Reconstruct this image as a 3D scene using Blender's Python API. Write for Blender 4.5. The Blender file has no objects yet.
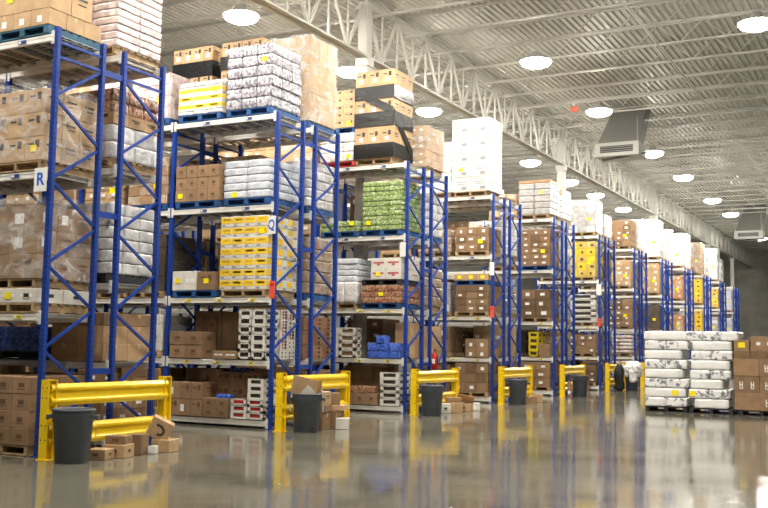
import bpy, bmesh, math, random
from mathutils import Vector, Matrix, noise
R = random.Random(7)
C = bpy.context.scene.collection
sc = bpy.context.scene
PI = math.pi

# ------------------------------------------------------------------ materials
def mat(name, col, rough=.6, metal=0., var=0., nscale=8., ncol=None, bump=0., bscale=30., coat=0., spec=.5, emit=0., objvar=0., pos=(.35, .65)):
    m = bpy.data.materials.new(name); m.use_nodes = True
    nt = m.node_tree; b = nt.nodes['Principled BSDF']
    b.inputs['Roughness'].default_value = rough; b.inputs['Metallic'].default_value = metal
    b.inputs['Specular IOR Level'].default_value = spec
    b.inputs['Coat Weight'].default_value = coat; b.inputs['Coat Roughness'].default_value = .15
    c4 = (*col, 1); b.inputs['Base Color'].default_value = c4
    if emit:
        b.inputs['Emission Color'].default_value = c4; b.inputs['Emission Strength'].default_value = emit
    tc = nt.nodes.new('ShaderNodeTexCoord')
    out = None
    if var or ncol:
        n = nt.nodes.new('ShaderNodeTexNoise'); n.inputs['Scale'].default_value = nscale; n.inputs['Detail'].default_value = 4
        oi2 = nt.nodes.new('ShaderNodeObjectInfo'); va = nt.nodes.new('ShaderNodeVectorMath'); va.operation = 'ADD'; ml = nt.nodes.new('ShaderNodeMath'); ml.operation = 'MULTIPLY'; ml.inputs[1].default_value = 53
        nt.links.new(oi2.outputs['Random'], ml.inputs[0]); nt.links.new(tc.outputs['Object'], va.inputs[0]); nt.links.new(ml.outputs[0], va.inputs[1]); nt.links.new(va.outputs[0], n.inputs['Vector'])
        r = nt.nodes.new('ShaderNodeValToRGB'); r.color_ramp.elements[0].position = pos[0]; r.color_ramp.elements[1].position = pos[1]
        d = ncol if ncol else tuple(max(0, c*(1-var)) for c in col)
        u = col if ncol else tuple(min(1, c*(1+var*.6)) for c in col)
        r.color_ramp.elements[0].color = (*d, 1); r.color_ramp.elements[1].color = (*u, 1)
        nt.links.new(n.outputs['Fac'], r.inputs['Fac']); out = r.outputs['Color']
    if objvar:
        oi = nt.nodes.new('ShaderNodeObjectInfo'); mr = nt.nodes.new('ShaderNodeMapRange')
        mr.inputs['To Min'].default_value = 1-objvar; mr.inputs['To Max'].default_value = 1+objvar*.6
        nt.links.new(oi.outputs['Random'], mr.inputs['Value'])
        h = nt.nodes.new('ShaderNodeHueSaturation'); h.inputs['Color'].default_value = c4
        if out: nt.links.new(out, h.inputs['Color'])
        nt.links.new(mr.outputs['Result'], h.inputs['Value']); out = h.outputs['Color']
    if out: nt.links.new(out, b.inputs['Base Color'])
    if bump:
        n2 = nt.nodes.new('ShaderNodeTexNoise'); n2.inputs['Scale'].default_value = bscale; n2.inputs['Detail'].default_value = 3
        bp = nt.nodes.new('ShaderNodeBump'); bp.inputs['Strength'].default_value = bump; bp.inputs['Distance'].default_value = .03
        nt.links.new(tc.outputs['Object'], n2.inputs['Vector'])
        nt.links.new(n2.outputs['Fac'], bp.inputs['Height']); nt.links.new(bp.outputs['Normal'], b.inputs['Normal'])
    return m

M = {}
def defm(k, *a, **kw): M[k] = mat(k, *a, **kw)
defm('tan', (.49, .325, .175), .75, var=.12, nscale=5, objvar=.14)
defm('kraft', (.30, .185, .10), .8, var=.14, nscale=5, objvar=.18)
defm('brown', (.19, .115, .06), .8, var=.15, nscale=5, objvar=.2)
defm('redbrown', (.22, .07, .04), .6, var=.3, nscale=9, objvar=.2)
defm('white_board', (.68, .66, .60), .6, var=.05, objvar=.05)
defm('tape', (.62, .42, .22), .3)
defm('paper', (.85, .85, .82), .5)
defm('ink', (.035, .028, .025), .6)
defm('ink_brown', (.13, .07, .035), .7)
defm('ink_red', (.45, .03, .03), .5)
defm('ink_pink', (.5, .12, .14), .5)
defm('ink_grey', (.28, .28, .3), .6)
defm('sticker', (.95, .78, .0), .5)
defm('yellow_print', (.90, .60, .03), .5, var=.12, nscale=20)
defm('blue_paint', (.010, .046, .29), .4, var=.12, nscale=3, spec=.35)
defm('blue_dark', (.014, .04, .2), .4, var=.15)
defm('hole', (.006, .012, .05), .8)
defm('bolt', (.6, .6, .62), .35, metal=.9)
defm('beam', (.80, .79, .74), .42, var=.06, nscale=4)
defm('wire', (.50, .49, .45), .4, metal=.35)
defm('tag_blue', (.05, .10, .32), .5)
defm('tag_yellow', (.85, .70, .03), .5)
defm('wood', (.42, .29, .155), .85, var=.3, nscale=6, objvar=.15)
defm('pallet_blue', (.012, .085, .27), .7, var=.4, nscale=5, objvar=.1)
defm('pallet_teal', (.02, .10, .17), .7, var=.35, nscale=5)
defm('pallet_black', (.02, .02, .022), .6)
defm('pallet_red', (.45, .03, .03), .6)
defm('guard_yellow', (.93, .64, .006), .36, var=.05, nscale=3, coat=.25)
defm('bin_grey', (.058, .070, .090), .42, var=.12, nscale=6, bump=.05)
defm('bag_white', (.8, .8, .8), .35, bump=.3)
defm('bag_black', (.015, .015, .017), .35, bump=.4, bscale=14)
defm('film_white', (.70, .70, .70), .24, var=.2, nscale=6, bump=.55, bscale=16, coat=.4, objvar=.08)
defm('film_grey', (.50, .49, .48), .22, ncol=(.34, .33, .33), nscale=6, bump=.5, bscale=16, coat=.4, objvar=.08)
defm('film_pink', (.70, .62, .61), .22, ncol=(.42, .31, .31), nscale=6, bump=.5, bscale=16, coat=.5, objvar=.06, pos=(.3, .6))
defm('film_blueish', (.64, .68, .75), .2, var=.16, nscale=7, bump=.5, bscale=18, coat=.5, objvar=.06)
defm('film_brown', (.34, .22, .13), .25, ncol=(.5, .42, .34), nscale=7, bump=.4, bscale=14, coat=.4, objvar=.12)
defm('film_tan', (.50, .33, .17), .3, ncol=(.62, .5, .36), nscale=5, bump=.3, bscale=10, coat=.3, objvar=.12)
defm('film_yellow', (.68, .46, .05), .35, ncol=(.70, .56, .2), nscale=3, bump=.2, objvar=.08)
defm('film_dark', (.06, .055, .05), .35, ncol=(.12, .09, .07), nscale=6, bump=.3, objvar=.2)
defm('film_orange', (.55, .20, .04), .35, ncol=(.55, .36, .2), nscale=4, bump=.2)
defm('black_film', (.010, .011, .012), .3, bump=.4, bscale=9, spec=.4)
defm('bottle_green', (.17, .27, .065), .25, ncol=(.50, .55, .36), nscale=22, coat=.4, objvar=.08, pos=(.36, .52))
defm('bottle_red', (.24, .05, .035), .25, ncol=(.42, .3, .18), nscale=18, coat=.4, objvar=.15)
defm('bottle_blue', (.012, .05, .42), .22, ncol=(.10, .2, .62), nscale=20, coat=.5, objvar=.1)
defm('bottle_silver', (.42, .41, .46), .16, ncol=(.13, .12, .15), nscale=16, bump=.5, bscale=25, coat=.7, objvar=.1, pos=(.38, .58))
defm('foam_white', (.87, .87, .86), .32, var=.04, nscale=8, bump=.2, bscale=9, coat=.3)
defm('foam_print', (.86, .86, .86), .3, ncol=(.22, .23, .27), nscale=7.5, bump=.3, bscale=12, coat=.3, pos=(.38, .47))
defm('sack_white', (.72, .68, .66), .5, ncol=(.5, .35, .34), nscale=5, bump=.3)
defm('steel_white', (.50, .50, .46), .5, var=.06, nscale=2)
defm('joist_paint', (.52, .515, .47), .55, var=.06, nscale=2)
defm('lamp_housing', (.6, .6, .58), .4)
defm('hvac', (.42, .42, .385), .45)
defm('grille', (.03, .03, .03), .5)
defm('duct', (.19, .19, .175), .5)
defm('pipe_dark', (.03, .03, .03), .5)
defm('red_paint', (.62, .02, .015), .35)
defm('red_sign', (.75, .10, .05), .5)
defm('blue_ink', (.03, .12, .62), .5)
defm('wall_paint', (.2, .2, .19), .85)
defm('crate_yellow', (.72, .55, .02), .5)
defm('lamp', (1, .94, .84), .5, emit=1)

def wall_material():
    m = mat('concrete_wall', (.34, .33, .29), .85)
    nt = m.node_tree; b = nt.nodes['Principled BSDF']
    tc = nt.nodes.new('ShaderNodeTexCoord')
    n = nt.nodes.new('ShaderNodeTexNoise'); n.inputs['Scale'].default_value = .5; n.inputs['Detail'].default_value = 7; n.inputs['Roughness'].default_value = .65
    r = nt.nodes.new('ShaderNodeValToRGB'); r.color_ramp.elements[0].position = .36; r.color_ramp.elements[1].position = .68
    r.color_ramp.elements[0].color = (.26, .255, .22, 1); r.color_ramp.elements[1].color = (.48, .47, .42, 1)
    nt.links.new(tc.outputs['Object'], n.inputs['Vector']); nt.links.new(n.outputs['Fac'], r.inputs['Fac']); nt.links.new(r.outputs['Color'], b.inputs['Base Color'])
    return m
def floor_material():
    m = mat('polished_concrete', (.2, .19, .16), .2)
    nt = m.node_tree; b = nt.nodes['Principled BSDF']; N = nt.nodes.new; K = nt.links.new
    tc = N('ShaderNodeTexCoord')
    n = N('ShaderNodeTexNoise'); n.inputs['Scale'].default_value = .55; n.inputs['Detail'].default_value = 8; n.inputs['Roughness'].default_value = .62
    n2 = N('ShaderNodeTexNoise'); n2.inputs['Scale'].default_value = 6; n2.inputs['Detail'].default_value = 6
    K(tc.outputs['Object'], n.inputs['Vector']); K(tc.outputs['Object'], n2.inputs['Vector'])
    r = N('ShaderNodeValToRGB'); r.color_ramp.elements[0].position = .3; r.color_ramp.elements[1].position = .72
    r.color_ramp.elements[0].color = (.108, .102, .078, 1); r.color_ramp.elements[1].color = (.20, .19, .148, 1)
    K(n.outputs['Fac'], r.inputs['Fac'])
    mx = N('ShaderNodeMixRGB'); mx.blend_type = 'OVERLAY'; mx.inputs['Fac'].default_value = .35
    K(r.outputs['Color'], mx.inputs['Color1']); K(n2.outputs['Fac'], mx.inputs['Color2'])
    # saw-cut joints filled light
    sp = N('ShaderNodeSeparateXYZ'); K(tc.outputs['Object'], sp.inputs['Vector'])
    def joint(sock, off, pitch):
        a = N('ShaderNodeMath'); a.operation = 'ADD'; a.inputs[1].default_value = off; K(sock, a.inputs[0])
        p = N('ShaderNodeMath'); p.operation = 'PINGPONG'; p.inputs[1].default_value = pitch/2; K(a.outputs[0], p.inputs[0])
        l = N('ShaderNodeMath'); l.operation = 'LESS_THAN'; l.inputs[1].default_value = .009; K(p.outputs[0], l.inputs[0])
        return l.outputs[0]
    j1 = joint(sp.outputs['X'], 5.07, 5.0); j2 = joint(sp.outputs['Y'], -1.2, 5.81)
    mxj = N('ShaderNodeMath'); mxj.operation = 'MAXIMUM'; K(j1, mxj.inputs[0]); K(j2, mxj.inputs[1])
    m2 = N('ShaderNodeMixRGB'); m2.inputs['Color2'].default_value = (.36, .34, .28, 1)
    f = N('ShaderNodeMath'); f.operation = 'MULTIPLY'; f.inputs[1].default_value = .6; K(mxj.outputs[0], f.inputs[0])
    K(f.outputs[0], m2.inputs['Fac']); K(mx.outputs['Color'], m2.inputs['Color1'])
    K(m2.outputs['Color'], b.inputs['Base Color'])
    rr = N('ShaderNodeMapRange'); rr.inputs['From Min'].default_value = .3; rr.inputs['From Max'].default_value = .7
    rr.inputs['To Min'].default_value = .05; rr.inputs['To Max'].default_value = .13
    K(n.outputs['Fac'], rr.inputs['Value']); K(rr.outputs['Result'], b.inputs['Roughness'])
    b.inputs['Specular IOR Level'].default_value = .65
    n3 = N('ShaderNodeTexNoise'); n3.inputs['Scale'].default_value = 1.6; n3.inputs['Detail'].default_value = 2
    bp = N('ShaderNodeBump'); bp.inputs['Strength'].default_value = .05; bp.inputs['Distance'].default_value = .05
    K(tc.outputs['Object'], n3.inputs['Vector']); K(n3.outputs['Fac'], bp.inputs['Height']); K(bp.outputs['Normal'], b.inputs['Normal'])
    return m
def clear_film():
    m = bpy.data.materials.new('clear_film'); m.use_nodes = True
    nt = m.node_tree; N = nt.nodes.new; K = nt.links.new
    b = nt.nodes['Principled BSDF']; b.inputs['Base Color'].default_value = (.9, .9, .9, 1); b.inputs['Roughness'].default_value = .16
    tr = N('ShaderNodeBsdfTransparent'); tr.inputs['Color'].default_value = (.98, .98, .98, 1); mx = N('ShaderNodeMixShader'); tc = N('ShaderNodeTexCoord')
    mp = N('ShaderNodeMapping'); mp.inputs['Scale'].default_value = (2.2, 2.2, 3.2); mp.inputs['Rotation'].default_value = (.6, .7, .3)
    n = N('ShaderNodeTexNoise'); n.inputs['Scale'].default_value = 1.6; n.inputs['Detail'].default_value = 6; n.inputs['Distortion'].default_value = 1.2
    K(tc.outputs['Object'], mp.inputs['Vector']); K(mp.outputs['Vector'], n.inputs['Vector'])
    r = N('ShaderNodeMapRange'); r.inputs['From Min'].default_value = .42; r.inputs['From Max'].default_value = .72
    r.inputs['To Min'].default_value = .05; r.inputs['To Max'].default_value = .5
    K(n.outputs['Fac'], r.inputs['Value']); K(r.outputs['Result'], mx.inputs['Fac'])
    bp = N('ShaderNodeBump'); bp.inputs['Strength'].default_value = .6; bp.inputs['Distance'].default_value = .05
    K(n.outputs['Fac'], bp.inputs['Height']); K(bp.outputs['Normal'], b.inputs['Normal'])
    K(tr.outputs[0], mx.inputs[1]); K(b.outputs[0], mx.inputs[2]); K(mx.outputs[0], nt.nodes['Material Output'].inputs['Surface'])
    return m
M['wall'] = wall_material(); M['floor'] = floor_material(); M['clear_film'] = clear_film()
def deck_material():
    m = mat('roof_deck', (.58, .575, .53), .5, var=.06, nscale=1.)
    return m
M['deck'] = deck_material()

# ------------------------------------------------------------------ mesh building
class MB:
    def __init__(s): s.bm = bmesh.new(); s.mats = []
    def mi(s, m):
        if m not in s.mats: s.mats.append(m)
        return s.mats.index(m)
    def setm(s, vs, m):
        i = s.mi(m)
        for f in {f for v in vs for f in v.link_faces}: f.material_index = i
    def box(s, c, d, m, rot=None, bev=0.):
        r = bmesh.ops.create_cube(s.bm, size=1); vs = r['verts']
        bmesh.ops.scale(s.bm, vec=d, verts=vs); s.setm(vs, m)
        if bev:
            es = list({e for v in vs for e in v.link_edges})
            rb = bmesh.ops.bevel(s.bm, geom=es, offset=bev, segments=1, affect='EDGES', profile=.5)
            vs = list({v for f in rb['faces'] for v in f.verts})
            vs = list(set(vs)); s.setm(vs, m)
        if rot is not None: bmesh.ops.rotate(s.bm, cent=(0, 0, 0), matrix=rot, verts=vs)
        bmesh.ops.translate(s.bm, vec=c, verts=vs)
        return vs
    def quad(s, pts, m):
        vs = [s.bm.verts.new(p) for p in pts]; f = s.bm.faces.new(vs); f.material_index = s.mi(m); return vs
    def bar(s, a, b, w, t, m, up=(0, 0, 1)):
        a, b = Vector(a), Vector(b); d = b-a; L = d.length; z = d.normalized()
        x = Vector(up).cross(z)
        if x.length < 1e-4: x = Vector((1, 0, 0)).cross(z)
        x.normalize(); y = z.cross(x)
        rot = Matrix((x, y, z)).transposed()
        return s.box((a+b)/2, (w, t, L), m, rot)
    def tube(s, a, b, r, m, n=8, r2=None):
        a, b = Vector(a), Vector(b); d = b-a
        q = d.to_track_quat('Z', 'Y').to_matrix()
        rr = bmesh.ops.create_cone(s.bm, cap_ends=True, segments=n, radius1=r, radius2=r if r2 is None else r2, depth=d.length)
        vs = rr['verts']; s.setm(vs, m)
        bmesh.ops.rotate(s.bm, cent=(0, 0, 0), matrix=q, verts=vs); bmesh.ops.translate(s.bm, vec=(a+b)/2, verts=vs)
        return vs
    def lathe(s, prof, m, n=24, c=(0, 0, 0), cap=True):
        rings = []
        for r, z in prof:
            rings.append([s.bm.verts.new((c[0]+r*math.cos(2*PI*i/n), c[1]+r*math.sin(2*PI*i/n), c[2]+z)) for i in range(n)])
        mi = s.mi(m)
        for a, b in zip(rings, rings[1:]):
            for i in range(n):
                f = s.bm.faces.new((a[i], a[(i+1) % n], b[(i+1) % n], b[i])); f.material_index = mi; f.smooth = True
        if cap:
            for rg, rev in ((rings[0], True), (rings[-1], False)):
                f = s.bm.faces.new(list(reversed(rg)) if rev else rg); f.material_index = mi
        return rings
    def mesh(s, name):
        me = bpy.data.meshes.new(name); s.bm.normal_update(); s.bm.to_mesh(me); s.bm.free()
        for m in s.mats: me.materials.append(M[m])
        return me
cache = {}
def cached(key, fn):
    if key not in cache: cache[key] = fn()
    return cache[key]

def link(name, me, loc=(0, 0, 0), parent=None, rot=(0, 0, 0)):
    o = bpy.data.objects.new(name, me); C.objects.link(o); o.location = loc; o.rotation_euler = rot
    if parent: o.parent = parent
    return o
LABELS = {}
def tag(o, label, cat, group=None, kind=None):
    o['label'] = label; o['category'] = cat
    if group: o['group'] = group
    if kind: o['kind'] = kind
    LABELS.setdefault(label, []).append(o.name)
    return o
def thing(name, label, cat, loc=(0, 0, 0), rot=(0, 0, 0), group=None):
    return tag(link(name, None, loc, None, rot), label, cat, group)
def struct(name, me, loc=(0, 0, 0)):
    o = link(name, me, loc); o['kind'] = 'structure'; return o
ORD = 'first second third fourth fifth sixth seventh eighth ninth tenth eleventh twelfth thirteenth fourteenth fifteenth sixteenth seventeenth eighteenth nineteenth twentieth'.split()
def ordw(i):
    if i < 20: return ORD[i]
    t, u = divmod(i+1, 10); T = {2: 'twent', 3: 'thirt', 4: 'fort', 5: 'fift'}[t]
    return T+'ieth' if u == 0 else T+'y-'+ORD[u-1]

# ------------------------------------------------------------------ camera (solved from the posts)
F = 985.2
YAW, TILT, ROLL = .4893, .09226, .01665
f_ = Vector((-math.sin(YAW)*math.cos(TILT), math.cos(YAW)*math.cos(TILT), math.sin(TILT)))
r0 = Vector((math.cos(YAW), math.sin(YAW), 0)); u0 = r0.cross(f_)
r_ = r0*math.cos(ROLL)+u0*math.sin(ROLL); u_ = -r0*math.sin(ROLL)+u0*math.cos(ROLL)
cam = bpy.data.cameras.new('camera'); co = bpy.data.objects.new('camera', cam); C.objects.link(co)
co.matrix_world = Matrix(((r_.x, u_.x, -f_.x, 0), (r_.y, u_.y, -f_.y, 0), (r_.z, u_.z, -f_.z, 1.672), (0, 0, 0, 1)))
cam.sensor_width = 36; cam.lens = F/768*36; cam.clip_end = 300; sc.camera = co

# ------------------------------------------------------------------ constants
X0, Y0, PITCH, FD, GAP, BAY, H = -11.03, 10.263, 5.8116, 1.003, .403, 2.631, 6.3
LV = [.16, 1.33, 2.58, 4.43, 6.27]
LVR = [None, None, 2.05, 4.15, 6.2]
DECKZ, TRX, TRB, TRT = 11.35, -13., 9.5, 11.2
XL, XR, YF, YB = -29., 12., -8., 99.

# ------------------------------------------------------------------ shell
def plane_mesh(pts, m):
    b = MB(); b.quad(pts, m); return b.mesh('plane')
b = MB(); b.box(((XL+XR)/2, (YF+YB)/2, -.1), (XR-XL, YB-YF, .2), 'floor'); struct('floor', b.mesh('floor'))
def corr():
    b = MB(); p = .2; n = int((XR-XL)/p); prev = None
    for i in range(n):
        x = XL+i*p
        for dx, dz in ((0, 0), (.09, 0), (.115, .055), (.175, .055)):
            v = (b.bm.verts.new((x+dx, YF, DECKZ+dz)), b.bm.verts.new((x+dx, YB, DECKZ+dz)))
            if prev: f = b.bm.faces.new((prev[0], prev[1], v[1], v[0])); f.material_index = b.mi('deck')
            prev = v
    return b.mesh('ceiling')
struct('ceiling', corr())
for nm, c, d, m in (('wall_left', (XL-.1, (YF+YB)/2, 5.75), (.2, YB-YF, 11.5), 'wall_paint'), ('wall_right', (XR+.1, (YF+YB)/2, 5.75), (.2, YB-YF, 11.5), 'wall_paint'),
                    ('wall_front', ((XL+XR)/2, YF-.1, 5.75), (XR-XL, .2, 11.5), 'wall_paint'), ('wall_back', ((XL+XR)/2, YB+.1, 5.75), (XR-XL, .2, 11.5), 'wall')):
    b = MB(); b.box(c, d, m); struct(nm, b.mesh(nm))

# girder on columns
def girder_span(ya, yb, i):
    t = thing('roof_girder', f'grey open-web roof girder above the racks, {ordw(i)} span from the camera', 'girder', (TRX, ya, TRB), group='roof girder spans')
    L = yb-ya
    def chord(z, zz):
        b = MB()
        for s in (-1, 1):
            b.box((s*.085, L/2, z+.05*zz), (.13, L, .018), 'joist_paint'); b.box((s*.03, L/2, z), (.018, L, .13), 'joist_paint')
        b.box((0, L/2, z), (.05, L, .02), 'joist_paint')
        return b.mesh('chord')
    link('bottom_chord', chord(.07, -1), parent=t); link('top_chord', chord(TRT-TRB-.07, 1), parent=t)
    n = round(L/1.937*2/2); p = L/n
    hh = TRT-TRB
    for j in range(n):
        y = j*p
        def w(a, c, r): 
            b = MB(); b.bar(a, c, r, r, 'joist_paint'); return b.mesh('web_member')
        link('web_member', w((0, y+.06, hh-.1), (0, y+p/2, .1), .075), parent=t)
        link('web_member', w((0, y+p/2, .1), (0, y+p-.06, hh-.1), .075), parent=t)
        link('web_member', w((0, y+p/2+.03, .1), (0, y+p/2+.03, hh-.1), .045), parent=t)
        if j: link('web_member', w((0, y, .1), (0, y, hh-.1), .055), parent=t)
cols = [Y0+PITCH*k+FD+GAP/2 for k in (-1, 2, 5, 8, 11)]
ends = cols+[98.6]
for i, (a, c) in enumerate(zip(ends, ends[1:])): girder_span(a, c, i)
for y in cols[1:]+[87.1]:
    b = MB(); hz = TRT-.1
    if y > 80: hz = TRB
    b.box((TRX, y, hz/2), (.3, .3, hz), 'steel_white', bev=.02); b.box((TRX, y, .015), (.36, .36, .03), 'steel_white')
    b.box((TRX, y, TRB-.12), (.4, .36, .24), 'steel_white', bev=.01)
    struct('column', b.mesh('column'))
# joists
def joist_parts(L):
    top = MB(); bot = MB(); web = MB()
    for s in (-1, 1):
        top.box((L/2, s*.035, 0), (L, .055, .012), 'joist_paint'); top.box((L/2, s*.012, -.025), (L, .01, .055), 'joist_paint')
        bot.box((L/2, s*.035, -.62), (L, .055, .012), 'joist_paint'); bot.box((L/2, s*.012, -.6), (L, .01, .055), 'joist_paint')
    n = int(L/1.3); p = L/n
    for j in range(n):
        web.bar((j*p, 0, -.02), ((j+.5)*p, 0, -.6), .024, .024, 'joist_paint'); web.bar(((j+.5)*p, 0, -.6), ((j+1)*p, 0, -.02), .024, .024, 'joist_paint')
    return top.mesh('top_chord'), bot.mesh('bottom_chord'), web.mesh('web')
LR, LL = XR-TRX-.15, TRX-XL-.15
JR, JL = joist_parts(LR), joist_parts(LL)
jz = DECKZ-.012
nj = 0
y = 13.6; i = 0
while y < 98:
    for side, x, parts, ymin in (('aisle', TRX+.1, JR, 17.), ('storage', XL+.05, JL, 13.)):
        if y < ymin: continue
        t = thing('roof_joist', f'grey open-web roof joist on the {side} side of the girder, {ordw(i)} from the camera', 'joist', (x, y, jz), group=f'{side} side roof joists')
        for nm, me in zip(('top_chord', 'bottom_chord', 'web'), parts): link(nm, me, parent=t)
    y += 1.937; i += 1
# bridging lines between the joists and a sprinkler main
b = MB(); b.tube((-6.2, 13, 10.5), (-6.2, 98.5, 10.5), .03, 'joist_paint', 8)
for yy in range(14, 98, 6): b.tube((-6.2, yy, 10.5), (-6.2, yy, DECKZ), .008, 'joist_paint', 6)
tag(link('sprinkler_pipe', b.mesh('pipe')), 'thin grey sprinkler pipe running the length of the main aisle ceiling', 'pipe')

# ------------------------------------------------------------------ lamps
def lamp_meshes():
    h = MB(); h.lathe([(.02, .30), (.12, .28), (.16, .14), (.40, .05), (.47, .01), (.455, .0), (.05, .04)], 'lamp_housing', 20)
    l = MB(); l.lathe([(.02, -.18), (.24, -.16), (.40, -.09), (.45, -.012), (.42, .0), (.05, .005)], 'lamp', 20)
    c = MB(); c.tube((-.08, 0, .26), (-.35, 0, jz-10.0-.6), .008, 'lamp_housing', 6); c.tube((.08, 0, .26), (.35, 0, jz-10.0-.6), .008, 'lamp_housing', 6)
    return h.mesh('housing'), l.mesh('lens'), c.mesh('hanger')
LH, LN, LC = lamp_meshes()
lamps = [(-9.4, yy, 'main aisle') for yy in (6.2, 13.2, 20.1, 26.9, 33.6, 41.8, 48.3, 56.4, 62.7, 76.8)]  # lamps nearest the camera are out of view, added to light the near racks
lamps += [(-14.85, yy, 'rack side') for yy in (8.2, 14.1, 19.9, 25.5, 31.1, 36.4, 41.8, 47.6, 52.3, 58.2, 64, 70, 76)]  # the lamp nearest the camera is unseen, added to brighten the first rack
lamps += [(-3.2, yy, 'far') for yy in (5., 12., 19., 26., 47., 54., 61., 68., 75.)]  # most of this line is out of frame, added for extra illumination
cnt = {}
for x, yy, s in lamps:
    cnt[s] = cnt.get(s, 0)+1
    lab = {'main aisle': 'line over the main aisle', 'rack side': 'line behind the roof girder', 'far': 'line out over the open floor', 'near wall': 'line nearest the side wall'}[s]
    t = thing('high_bay_light', f'glowing round high-bay lamp, {ordw(cnt[s]-1)} from the camera in the {lab}', 'ceiling light', (x, yy, 10.0), group=f'high-bay lamps, {lab}')
    link('housing', LH, parent=t); link('lens', LN, parent=t); link('hanger', LC, parent=t)

# ------------------------------------------------------------------ racks
def post_mesh():
    b = MB(); b.box((0, 0, H/2), (.09, .07, H), 'blue_paint', bev=.006)
    z = .12
    while z < H-.05:
        for x in (-.022, .022):
            b.quad([(x-.009, -.0358, z), (x+.009, -.0358, z), (x+.006, -.0358, z+.03), (x-.006, -.0358, z+.03)], 'hole')
        b.quad([(.0458, -.016, z), (.0458, .0, z), (.0458, .0, z+.026), (.0458, -.016, z+.026)], 'hole')
        z += .076
    return b.mesh('post')
def foot_mesh():
    b = MB(); b.box((0, 0, .006), (.16, .14, .012), 'blue_paint')
    for s in (-1, 1): b.tube((s*.06, .0, .01), (s*.06, 0, .05), .01, 'bolt', 6)
    return b.mesh('foot_plate')
NA = [5.25-1.24*i for i in range(5)]; NB = [5.88-1.25*i for i in range(5)]
def brace_list(mirror):
    ya, yb = (FD-.05, .05) if mirror else (.05, FD-.05)
    out = [((0, .05, 6.08), (0, FD-.05, 6.08)), ((0, .05, 5.86), (0, FD-.05, 5.86))]
    for i in range(5):
        out.append(((0, yb, NB[i]-.03), (0, ya, NA[i]+.02)))
        if i < 4: out.append(((0, ya, NA[i]-.02), (0, yb, NB[i+1]+.02)))
    out.append(((0, .05, .2), (0, FD-.05, .2)))
    return out
PM, FM = post_mesh(), foot_mesh()
def brace_mesh(p, q):
    b = MB(); b.bar(p, q, .04, .035, 'blue_paint', up=(1, 0, 0))
    for e in (p, q): b.box((.028, e[1], e[2]), (.012, .03, .03), 'bolt')
    return b.mesh('brace')
BRM = {mr: [brace_mesh(p, q) for p, q in brace_list(mr)] for mr in (False, True)}
def frame_single(mr):
    b = MB()
    for y in (.035, FD-.035): b.box((0, y, H/2), (.09, .07, H), 'blue_paint'); b.box((0, y, .006), (.16, .14, .012), 'blue_paint')
    for p, q in brace_list(mr): b.bar(p, q, .04, .035, 'blue_paint', up=(1, 0, 0))
    return b.mesh('upright_frame')
FS = {mr: frame_single(mr) for mr in (False, True)}
def frame(root, x, y, mr, detail):
    if not detail: return link('upright_frame', FS[mr], (x, y, 0), root)
    f = link('upright_frame', None, (x, y, 0), root)
    for yy in (.035, FD-.035):
        link('post', PM, (0, yy, 0), f); link('foot_plate', FM, (0, yy, 0), f)
    for m in BRM[mr]: link('brace', m, parent=f)
BL = BAY-.094
def beam_mesh():
    b = MB(); b.box((0, 0, -.055), (BL, .05, .11), 'beam', bev=.008); b.box((0, -.028, -.022), (BL, .008, .03), 'beam')
    for s in (-1, 1):
        b.box((s*(BL/2-.0), -.037, -.06), (.055, .012, .2), 'beam')
        for z in (-.13, -.06, .01): b.box((s*BL/2, -.045, z), (.018, .008, .018), 'bolt')
    return b.mesh('beam')
BM = beam_mesh()
def tag_mesh(m, w=.17, h=.055):
    b = MB(); b.box((0, 0, 0), (w, .004, h), m); b.box((-w*.28, -.003, 0), (w*.3, .003, h*.6), 'paper')
    for i in range(3): b.box((w*(.0+i*.16), -.003, 0), (w*.08, .003, h*.5), 'ink')
    return b.mesh('shelf_tag')
TGB, TGY = tag_mesh('tag_blue'), tag_mesh('tag_yellow')
def wire_deck_mesh():
    b = MB(); w, d = BL/2-.01, FD-.06
    n = int(w/.1)
    for i in range(n+1): b.box((-w/2+i*w/n, 0, -.004), (.007, d, .007), 'wire')
    n = int(d/.11)
    for i in range(n+1): b.box((0, -d/2+i*d/n, -.011), (w, .007, .007), 'wire')
    for i in range(4): b.box((-w/2+(i+.5)*w/4, 0, -.035), (.05, d-.04, .04), 'wire')
    return b.mesh('wire_deck')
DKM = wire_deck_mesh()
def spacer_mesh():
    b = MB(); b.box((0, GAP/2, 0), (.05, GAP, .09), 'blue_paint'); return b.mesh('row_spacer')
SPM = spacer_mesh()
NROW = 12
def row_y(k): return Y0+PITCH*k
def rack(k, bays):
    sign = {0: 'with the R sign nearest the camera', 1: 'with the Q sign, second from the camera'}.get(k, f'{ordw(k)} from the camera')
    t = thing('pallet_rack', f'blue back-to-back pallet rack {sign}', 'pallet rack', (X0, row_y(k), 0), group='pallet racks')
    detail = k <= 3
    for mr, y in ((False, 0), (True, FD+GAP)):
        for n in range(bays+1): frame(t, -n*BAY, y, mr, detail and n == 0)
        lv = LVR if (k == 0 and not mr) else LV
        for n in range(bays):
            xc = -(n+.5)*BAY
            for li, z in enumerate(lv):
                if z is None: continue
                bf = link('beam', BM, (xc, y+.025, z), t)
                link('beam', BM, (xc, y+FD-.025, z), t, (0, 0, PI))
                if n == 0 and not mr and li and k < 6:
                    for xx in ((-.78, .0, .82) if li < 3 else (-.45, .62)):
                        link('shelf_tag', TGY if li < 3 else TGB, (xx, -.034, -.055), bf)
                for s in (-1, 1): link('wire_deck', DKM, (xc+s*BL/4, y+FD/2, z+.004), t)
    for n in range(bays+1):
        for z in (5.85, 3.62, 1.2): link('row_spacer', SPM, (-n*BAY, FD, z), t)
BAYS = {0: 2, 1: 3, 2: 3, 3: 2, 4: 2}
for k in range(NROW): rack(k, BAYS.get(k, 1))

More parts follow.
